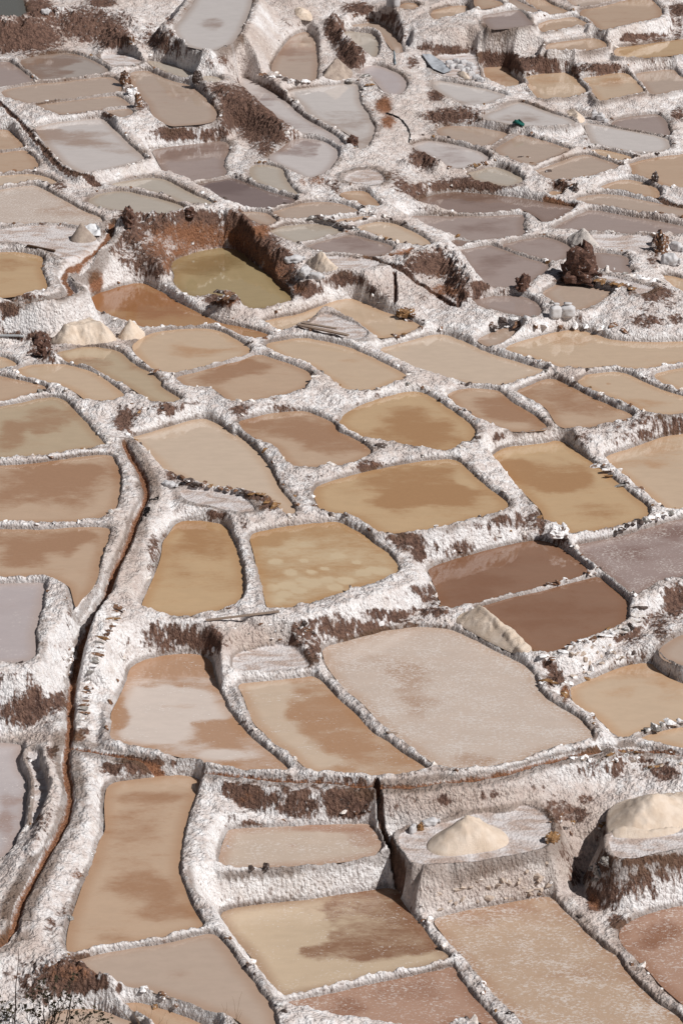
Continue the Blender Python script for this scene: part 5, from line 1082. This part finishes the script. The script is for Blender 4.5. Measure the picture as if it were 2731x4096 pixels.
for key, name, s, n, size, kinds, sc in STONEROWS:
    P = px(s)[:, :2]; L = np.r_[0, np.cumsum(np.linalg.norm(np.diff(P, axis=0), axis=1))]
    par = WALL.get(key) or POND.get(key)
    if par is None: print('no parent', key); continue
    for k in range(n):
        t = (k + .5 + rr.uniform(-.15, .15)) / n * L[-1]; uv = (np.interp(t, L, P[:, 0]), np.interp(t, L, P[:, 1]))
        q = drop(uv)[0]; a = np.array([np.interp(t + 1, L, P[:, 0]), np.interp(t + 1, L, P[:, 1])]); q2 = drop(a)[0]
        yaw = math.atan2(q2[1] - q[1], q2[0] - q[0])
        m = mpp(*q); stone(par, (q[0], q[1], q[2] + size * m * 0.05), size * m * .72 * rr.uniform(.7, 1.2), rr.choice(kinds.split()), name,
                           (rr.uniform(-.15, .15), rr.uniform(-.2, .2), yaw + math.pi / 2 + rr.uniform(-.25, .25)), sc); n_st += 1
for key, s, n, size, kinds in STONEFIELDS:       # stones that show in the masonry of a wall or bank
    P = px(s)[:, :2]; par = WALL.get(key) or POND.get(key)
    if par is None: print('no parent', key); continue
    k = 0; tries = 0
    while k < n and tries < 4000:
        tries += 1
        uv = np.array([rr.uniform(P[:, 0].min(), P[:, 0].max()), rr.uniform(P[:, 1].min(), P[:, 1].max())])
        if not inside(uv[None], P)[0]: continue
        q = drop(uv)[0]; m = mpp(*q)
        stone(par, (q[0], q[1] + size * m * .2, q[2] - size * m * .1), size * m * .55 * rr.uniform(.6, 1.3), rr.choice(kinds.split()), 'stone', None, (1.2, .8, .8)); k += 1; n_st += 1
print('stones', n_st)

# ------------------------------------------------------------------ salt heaps: piles at their angle of repose over a traced footprint
def heap(label, s, slope, mat, cap=9, cat='salt heap', name='salt_heap', rough=1.0, seed=1, apex=None):
    g = drop(px(s)[:, :2]); z0 = float(np.median(g[:, 2])); P = chaikin(g[:, :2], 2); c = P.mean(0)
    x0, y0 = P.min(0); x1, y1 = P.max(0); st = max(0.035, (x1 - x0) / 55)
    gx, gy = np.meshgrid(np.arange(x0, x1, st), np.arange(y0, y1, st)); I = np.stack([gx.ravel(), gy.ravel()], 1); I = I[inside(I, P)]
    if len(I): I = I[seg_dist(I, P)[0] > st * .4]
    n = len(P); V = [Vector(v) for v in P] + [Vector(v) for v in I]
    vo, _, fo, _, _, _ = delaunay_2d_cdt(V, [(i, (i + 1) % n) for i in range(n)], [], 1, 1e-5)
    A = np.array([(v.x, v.y) for v in vo]); d = seg_dist(A, P)[0]
    
    if cap >= 9:
        ap = drop(px(apex[0])[0, :2])[0, :2] if apex else c; ang = np.arctan2(A[:, 1] - ap[1], A[:, 0] - ap[0]); rad = np.hypot(*(A - ap).T)
        Pa = P - ap; pa = np.arctan2(Pa[:, 1], Pa[:, 0]); pr = np.hypot(*Pa.T); k_ = np.argsort(pa); pa, pr = pa[k_], pr[k_]
        R_ = np.interp(ang, np.r_[pa[-1] - 2 * math.pi, pa, pa[0] + 2 * math.pi], np.r_[pr[-1], pr, pr[0]])
        H_ = apex[1] if apex else slope * (d.max() * .75 + pr.mean() * .25); hz = H_ * np.clip(1 - rad / R_, 0, 1) ** 1.05
    else: hz = np.minimum(d * slope, cap)
    ridge = 1 + .02 * np.sin(5 * np.arctan2(A[:, 1] - c[1], A[:, 0] - c[0]) + seed); hz = hz * ridge; hz = hz + np.clip(hz, 0, .4) * rough * (0.22 * fbm(A[:, 0], A[:, 1], .5, seed, 3) + 0.14 * vnoise(A[:, 0] * 9, A[:, 1] * 9, seed))
    tip = hz.max(); hz = np.where(hz > tip * .92, tip * .92 + (hz - tip * .92) * .5, hz)
    gz = height(A[:, 0], A[:, 1]); zz = np.maximum(gz, z0 - .1) + hz - 0.03 * (d < 1e-3) + 0.012
    me = mesh(name, [(a[0] - c[0], a[1] - c[1], b - z0) for a, b in zip(A, zz)], fo)
    if len(me.polygons) and me.polygons[0].normal.z < 0: me.flip_normals()
    o = link(name, me, mat); o.location = (c[0], c[1], z0); tag(o, label, cat); return o
for k, (lab, s, sl, mk, cp, *ap_) in enumerate(HEAPS):
    heap(lab, s, sl, {'c': HEAP_C, 'w': HEAP_W, 'g': HEAP_G}[mk], cp, seed=60 + k, apex=ap_[0] if ap_ else None)

# ------------------------------------------------------------------ boulders, clods and earth stumps left standing
def lump_mesh(name, seed, h=1.0, top=0.7, n=18, m=11, am=0.2):
    V = []; F = []; r = np.random.RandomState(seed); o1, o2 = r.uniform(0, 50, 2)
    for j in range(m + 1):
        t = j / m; rad = (1 - (1 - top) * t) * (1 if t < .85 else math.sqrt(max(0, 1 - ((t - .85) / .17) ** 2)))
        for i in range(n):
            a = 2 * math.pi * i / n
            nz = float(fbm(np.array([math.cos(a) * 1.6 + o1]), np.array([math.sin(a) * 1.6 + t * 2.2 * h + o2]), .8, seed, 3)[0]) * am * 2.6
            fl_ = 0.09 * math.sin(a * 5 + o1) + r.uniform(-.09, .09); q = rad * (1 + nz + fl_) + 0.001; V.append((q * math.cos(a), q * math.sin(a), h * t * (1 + nz * .7 + .14 * math.sin(a * 2 + o2) * t) + r.uniform(-.05, .05) * h - .12))
    for j in range(m):
        for i in range(n): F.append((j * n + i, j * n + (i + 1) % n, (j + 1) * n + (i + 1) % n, (j + 1) * n + i))
    F.append([m * n + i for i in range(n)]); return mesh(name, V, F, False)
for k, (name, cat, lab, s, w, h, top, mk) in enumerate(LUMPS):
    q = drop(px(s)[0, :2])[0]; m = mpp(*q); r = w / 1.568 / SRC * m / 2; hh = h / 1.568 / SRC * m / math.cos(DEP)
    o = link(name, lump_mesh(name, 200 + k, hh / r, top), ROCKS.get(mk, CLOD)); o.location = q; o.scale = (r, r * .8, r); o.rotation_euler = (0, 0, rr.uniform(0, 6))
    tag(o, lab, cat)

# ------------------------------------------------------------------ sacks, cloths, planks, pipe, hose
def sack_mesh(name, seed, sx, sy, sz, neck=0.0, n=24, m=22, crease=.1):
    V = []; F = []
    for j in range(m + 1):
        t = -1 + 2 * j / m; prof = (1 - abs(t) ** 5) ** .5 if abs(t) < 1 else 0
        if neck and t > .4: prof = [.93, .8, .58, .42, .5, .62, .3][min(6, int((t - .4) / .6 * 6.99))] * (1 - .2 * (1 - neck))
        for i in range(n):
            a = 2 * math.pi * i / n; ca, sa = math.cos(a), math.sin(a); e = (abs(ca) ** 3.6 + abs(sa) ** 3.6) ** (-1 / 3.6)
            nz = 1 + crease * 2.2 * float(fbm(np.array([a * 2.0 + seed]), np.array([t * 2.4 + seed * 3.1]), .9, 5, 3)[0])
            V.append((sx * prof * ca * e * nz, sy * prof * sa * e * nz, sz * t))
    for j in range(m):
        for i in range(n): F.append((j * n + i, j * n + (i + 1) % n, (j + 1) * n + (i + 1) % n, (j + 1) * n + i))
    F.append([m * n + i for i in range(n)]); F.append([n - 1 - i for i in range(n)]); return mesh(name, V, F)
for k, (lab, grp, s, w, h, mode, yaw) in enumerate(SACKS):
    q = drop(px(s)[0, :2])[0]; m = mpp(*q); a = w / 1.568 / SRC * m / 2; b = h / 1.568 / SRC * m / 2
    if mode == 'up':
        me = sack_mesh('salt_sack', k, a, a * .75, b / math.cos(DEP), .75, crease=.08); o = link('salt_sack', me, SACK); o.location = (q[0], q[1], q[2] + b * .9)
        o.rotation_euler = (rr.uniform(-.06, .06), rr.uniform(-.08, .08), yaw)
    else:
        me = sack_mesh('salt_sack', k, b * .75, a * .45, a, .35 if mode == 'lie' else .6, crease=.1 if mode == 'lie' else .25); o = link('salt_sack', me, SACK); o.location = (q[0], q[1], q[2] + b * .45)
        o.rotation_euler = (0, math.radians(90) + rr.uniform(-.1, .1), yaw)
    tag(o, lab, 'sack', grp)
def cloth(name, lab, cat, s, mat, lift=.05, wr=.08, seed=5, st=.05):
    g = drop(px(s)[:, :2]); P = g[:, :2]; c = P.mean(0); x0, y0 = P.min(0); x1, y1 = P.max(0)
    gx, gy = np.meshgrid(np.arange(x0, x1, st), np.arange(y0, y1, st)); I = np.stack([gx.ravel(), gy.ravel()], 1); I = I[inside(I, P)]
    n = len(P); V = [Vector(v) for v in P] + [Vector(v) for v in I]
    vo, _, fo, _, _, _ = delaunay_2d_cdt(V, [(i, (i + 1) % n) for i in range(n)], [], 1, 1e-5)
    A = np.array([(v.x, v.y) for v in vo]); z = height(A[:, 0], A[:, 1]) + lift + wr * (0.5 + fbm(A[:, 0], A[:, 1], .22, seed, 2)); z0 = float(z.mean())
    me = mesh(name, [(a[0] - c[0], a[1] - c[1], b - z0) for a, b in zip(A, z)], fo)
    if len(me.polygons) and me.polygons[0].normal.z < 0: me.flip_normals()
    o = link(name, me, mat); o.location = (c[0], c[1], z0); sd = o.modifiers.new('thickness', 'SOLIDIFY'); sd.thickness = .012; tag(o, lab, cat)
TEAL = plain_mat('teal cloth', (26, 92, 84), .8); GREYT = plain_mat('grey tarpaulin', (168, 172, 178), .55); WHITEC = plain_mat('white sheet', (226, 226, 228), .6, 30, .05); BLUEST = plain_mat('pale blue strip', (150, 164, 172), .6)
for name, lab, cat, s, mk, lift, wr in CLOTHS: cloth(name, lab, cat, s, {'teal': TEAL, 'grey': GREYT, 'white': WHITEC, 'blue': BLUEST}[mk], lift, wr)
def box_between(name, lab, cat, s, wpx, thick, mat, lift=.02):
    P = px(s)[:, :2]; a, b = drop(P[0])[0], drop(P[1])[0]; m = mpp(*a); a = Vector(a) + Vector((0, 0, lift)); b = Vector(b) + Vector((0, 0, lift)); d = b - a; L = d.length; w = wpx / 1.568 / SRC * m
    bm = bmesh.new(); bmesh.ops.create_cube(bm, size=1)
    for v in bm.verts: v.co = Vector((v.co.x * L, v.co.y * w * (1 + .15 * rr.uniform(-1, 1)), v.co.z * thick))
    bmesh.ops.bevel(bm, geom=bm.edges[:], offset=min(w, thick) * .12, segments=1, affect='EDGES')
    me = bpy.data.meshes.new(name); bm.to_mesh(me); bm.free(); o = link(name, me, mat); o.location = (a + b) / 2
    o.rotation_mode = 'QUATERNION'; o.rotation_quaternion = d.to_track_quat('X', 'Z'); tag(o, lab, cat)
for name, lab, cat, s, w, th, mk, lift in PLANKS: box_between(name, lab, cat, s, w, th, WOOD if mk == 'w' else WOOD_D, lift)
def tube(name, lab, cat, pts, rad, mat, sides=8):
    c = Vector(pts[0]); V = []; F = []
    for i, p in enumerate(pts):
        p = Vector(p); t = (Vector(pts[min(i + 1, len(pts) - 1)]) - Vector(pts[max(i - 1, 0)])).normalized(); u = t.cross(Vector((0, 0, 1))); u = u.normalized() if u.length > 1e-4 else Vector((1, 0, 0)); w = u.cross(t)
        r = rad if not callable(rad) else rad(i / (len(pts) - 1))
        for k in range(sides):
            a = 2 * math.pi * k / sides; V.append(p + u * (r * math.cos(a)) + w * (r * math.sin(a)) - c)
    for i in range(len(pts) - 1):
        for k in range(sides): F.append((i * sides + k, i * sides + (k + 1) % sides, (i + 1) * sides + (k + 1) % sides, (i + 1) * sides + k))
    F.append(list(range(sides))[::-1]); F.append([(len(pts) - 1) * sides + k for k in range(sides)])
    if name is None: return V, F, c
    o = link(name, mesh(name, V, F), mat); o.location = c; tag(o, lab, cat); return o
RUBBER = plain_mat('black rubber', (38, 36, 36), .5, 20, .05, .05); PIPEM = plain_mat('grey plastic', (158, 160, 162), .45, 20, .05, .05); TWIG = plain_mat('dry stick', (70, 54, 44), .9, 20, .2, .3)
g = drop(px("D -60,868 0,876 60,884 120,892 150,896")[:, :2]); zc = g[:, 2].max() + .05
tube('water_pipe', 'grey plastic pipe poking in from the left edge', 'pipe', [(a[0], a[1], zc + .03 - .012 * i) for i, a in enumerate(g)], .05, PIPEM)
def onarc(s, lift):
    P = px(s)[:, :2]; out = []
    for a, b in zip(P[:-1], P[1:]):
        for t in np.linspace(0, 1, 6)[:-1]: out.append(a + (b - a) * t)
    return [(q[0], q[1], q[2] + lift) for q in drop(np.array(out))]
pp = onarc("B 1012,715 1060,730 1110,760 1145,805 1160,850 1155,885 1148,905", .03)
a = np.array(pp); a[2:-2, 2] = np.convolve(a[:, 2], np.ones(5) / 5, 'valid'); tube('hose', 'black hose curving over the white bank by a rusty hole', 'hose', [tuple(v) for v in a], .035, RUBBER, 6)
pp = onarc("K 50,965 95,962 140,958 192,951", .015); tube('stick', 'thin dark stick lying on the milky tan pond', 'stick', pp, .012, TWIG, 5)
# a small plastic bottle at the shore of the crusted pond
q = drop(px("M 1408,465")[0, :2])[0]; V = []; F = []
prof = [(.0, 0), (.035, 0), (.036, .13), (.030, .16), (.014, .185), (.014, .21), (0, .21)]
for j, (r, h) in enumerate(prof):
    for i in range(12): V.append((r * math.cos(i * math.pi / 6), r * math.sin(i * math.pi / 6), h))
for j in range(len(prof) - 1):
    for i in range(12): F.append((j * 12 + i, j * 12 + (i + 1) % 12, (j + 1) * 12 + (i + 1) % 12, (j + 1) * 12 + i))
o = link('bottle', mesh('bottle', V, F), plain_mat('clear blue plastic', (176, 186, 206), .25, 10, .03, .02)); o.location = (q[0], q[1], q[2] + .04); o.rotation_euler = (1.4, 0, .8); tag(o, 'little plastic bottle washed up at the crusted pond shore', 'bottle')
capm = mesh('cap', [(.015 * math.cos(i * math.pi / 5), .015 * math.sin(i * math.pi / 5), h) for h in (.205, .228) for i in range(10)], [(i, (i + 1) % 10, 10 + (i + 1) % 10, 10 + i) for i in range(10)] + [list(range(10, 20))])
link('cap', capm, plain_mat('blue plastic', (40, 60, 140), .4), o)

# ------------------------------------------------------------------ dry plants on the slope nearest the camera
LEAFM = plain_mat('dark dry leaves', (62, 56, 40), .8, 20, .2, .1); STEMM = plain_mat('dry stem', (66, 52, 44), .9, 20, .2, .2); STRAW = plain_mat('straw', (132, 108, 82), .9, 20, .2, .2)
def plane_pt(uv, y0):                            # a traced pixel at a given distance
    d = ray(np.asarray(uv, float)); t = y0 / d[1]; return Vector((d[0] * t, y0, CAMZ + d[2] * t))
def plant(name, label, cat, base, ends, r0, mat, leaves=0, bend=.12, group=None):
    b = drop(px(base)[0, :2])[0]; o = empty(name, tuple(b)); tag(o, label, cat, group); B0 = Vector(b); LV = []; LF = []
    for e in px(ends)[:, :2]:
        y0 = b[1] + rr.uniform(-.25, .3); E = plane_pt(e, y0); pts = []
        k1 = Vector((rr.uniform(-bend, bend), rr.uniform(-bend, bend), 0)); n = 9
        for i in range(n):
            t = i / (n - 1); p = B0.lerp(E, t) + k1 * math.sin(t * math.pi) + Vector((rr.uniform(-.02, .02), rr.uniform(-.02, .02), 0)) * (0 < i < n - 1); pts.append(p - B0)
        V, F, c = tube(None, None, None, pts, lambda t: r0 * (1 - .7 * t), None, 5)
        s_ = link('stem', mesh('stem', V, F), mat, o); s_.location = c
        if leaves:
            for q in range(leaves):
                t = rr.choice([1, 1, .95, .85, rr.uniform(.5, 1)]); a = pts[0].lerp(pts[-1], t) + k1 * math.sin(t * math.pi)
                a = a + Vector((rr.gauss(0, .045), rr.gauss(0, .05), rr.gauss(0, .055))); d = Vector((rr.gauss(0, 1), rr.gauss(0, 1), rr.gauss(.6, .6))).normalized(); w = d.cross(Vector((rr.gauss(0, 1), rr.gauss(0, 1), .3))).normalized(); L = rr.uniform(.07, .14); k = len(LV)
                LV += [a, a + d * L * .5 + w * L * .3, a + d * L, a + d * L * .5 - w * L * .3]; LF.append((k, k + 1, k + 2, k + 3))
            # side twigs
            for q in range(3):
                t = rr.uniform(.45, .9); a = pts[0].lerp(pts[-1], t) + k1 * math.sin(t * math.pi); d = Vector((rr.uniform(-1, 1), rr.uniform(-.5, .5), rr.uniform(.2, 1))).normalized() * rr.uniform(.12, .3)
                V, F, c = tube(None, None, None, [a, a + d * .5 + Vector((0, 0, .02)), a + d], r0 * .35, None, 4); s_ = link('twig', mesh('twig', V, F), mat, o); s_.location = c
                for z in range(leaves // 4):
                    p = a + d + Vector((rr.gauss(0, .03), rr.gauss(0, .03), rr.gauss(0, .035))); dd = Vector((rr.gauss(0, 1), rr.gauss(0, 1), rr.gauss(.6, .6))).normalized(); w = dd.cross(Vector((1, .2, .3))).normalized(); L = rr.uniform(.06, .12); k = len(LV)
                    LV += [p, p + dd * L * .5 + w * L * .3, p + dd * L, p + dd * L * .5 - w * L * .3]; LF.append((k, k + 1, k + 2, k + 3))
    if LV: tag(link('leaves', mesh('leaves', LV, LF, False), LEAFM, o), kind='stuff')
    return o
plant('shrub', 'dark leafy dry shrub at the bottom edge, left of the lowest pond', 'shrub', "M 290,1700", "M 465,1275 345,1285 410,1335 240,1425 190,1390 500,1405 290,1370 150,1455 430,1400 370,1440 210,1490 320,1470 270,1320", .016, STEMM, 15)
plant('shrub', 'low dry shrub against the lowest tan pond', 'shrub', "M 520,1690", "M 600,1485 560,1505 640,1530 470,1500 520,1540 680,1560 440,1540", .012, STEMM, 10)
plant('shrub', 'small dry shrub in the bottom left corner', 'shrub', "M 30,1690", "M 62,1450 10,1430 95,1490 -30,1470 40,1520", .012, STEMM, 12)
plant('dead_stalk', 'tall bare dark stalk rising at the bottom left', 'stalk', "M 95,1690", "M 118,1100", .022, STEMM, 0, .03)
plant('dead_stalk', 'forked bare stalk standing in the leafy shrub', 'stalk', "M 400,1700", "M 462,1262 470,1300", .018, STEMM, 0, .05)
plant('dry_grass', 'thin straw stems rising before the lowest white wall', 'grass', "M 930,1690", "M 800,1450 850,1440 900,1480 940,1500 965,1440 1000,1530 1040,1500 1060,1540 870,1540 690,1430 655,1260", .006, STRAW, 0, .08)
plant('dry_grass', 'thin straw stems at the bottom beside the grey-beige pond', 'grass', "N 60,1690", "N 45,1400 100,1480 108,1370 10,1440 75,1530 M 1390,1450 1420,1480 1520,1490", .006, STRAW, 0, .08)
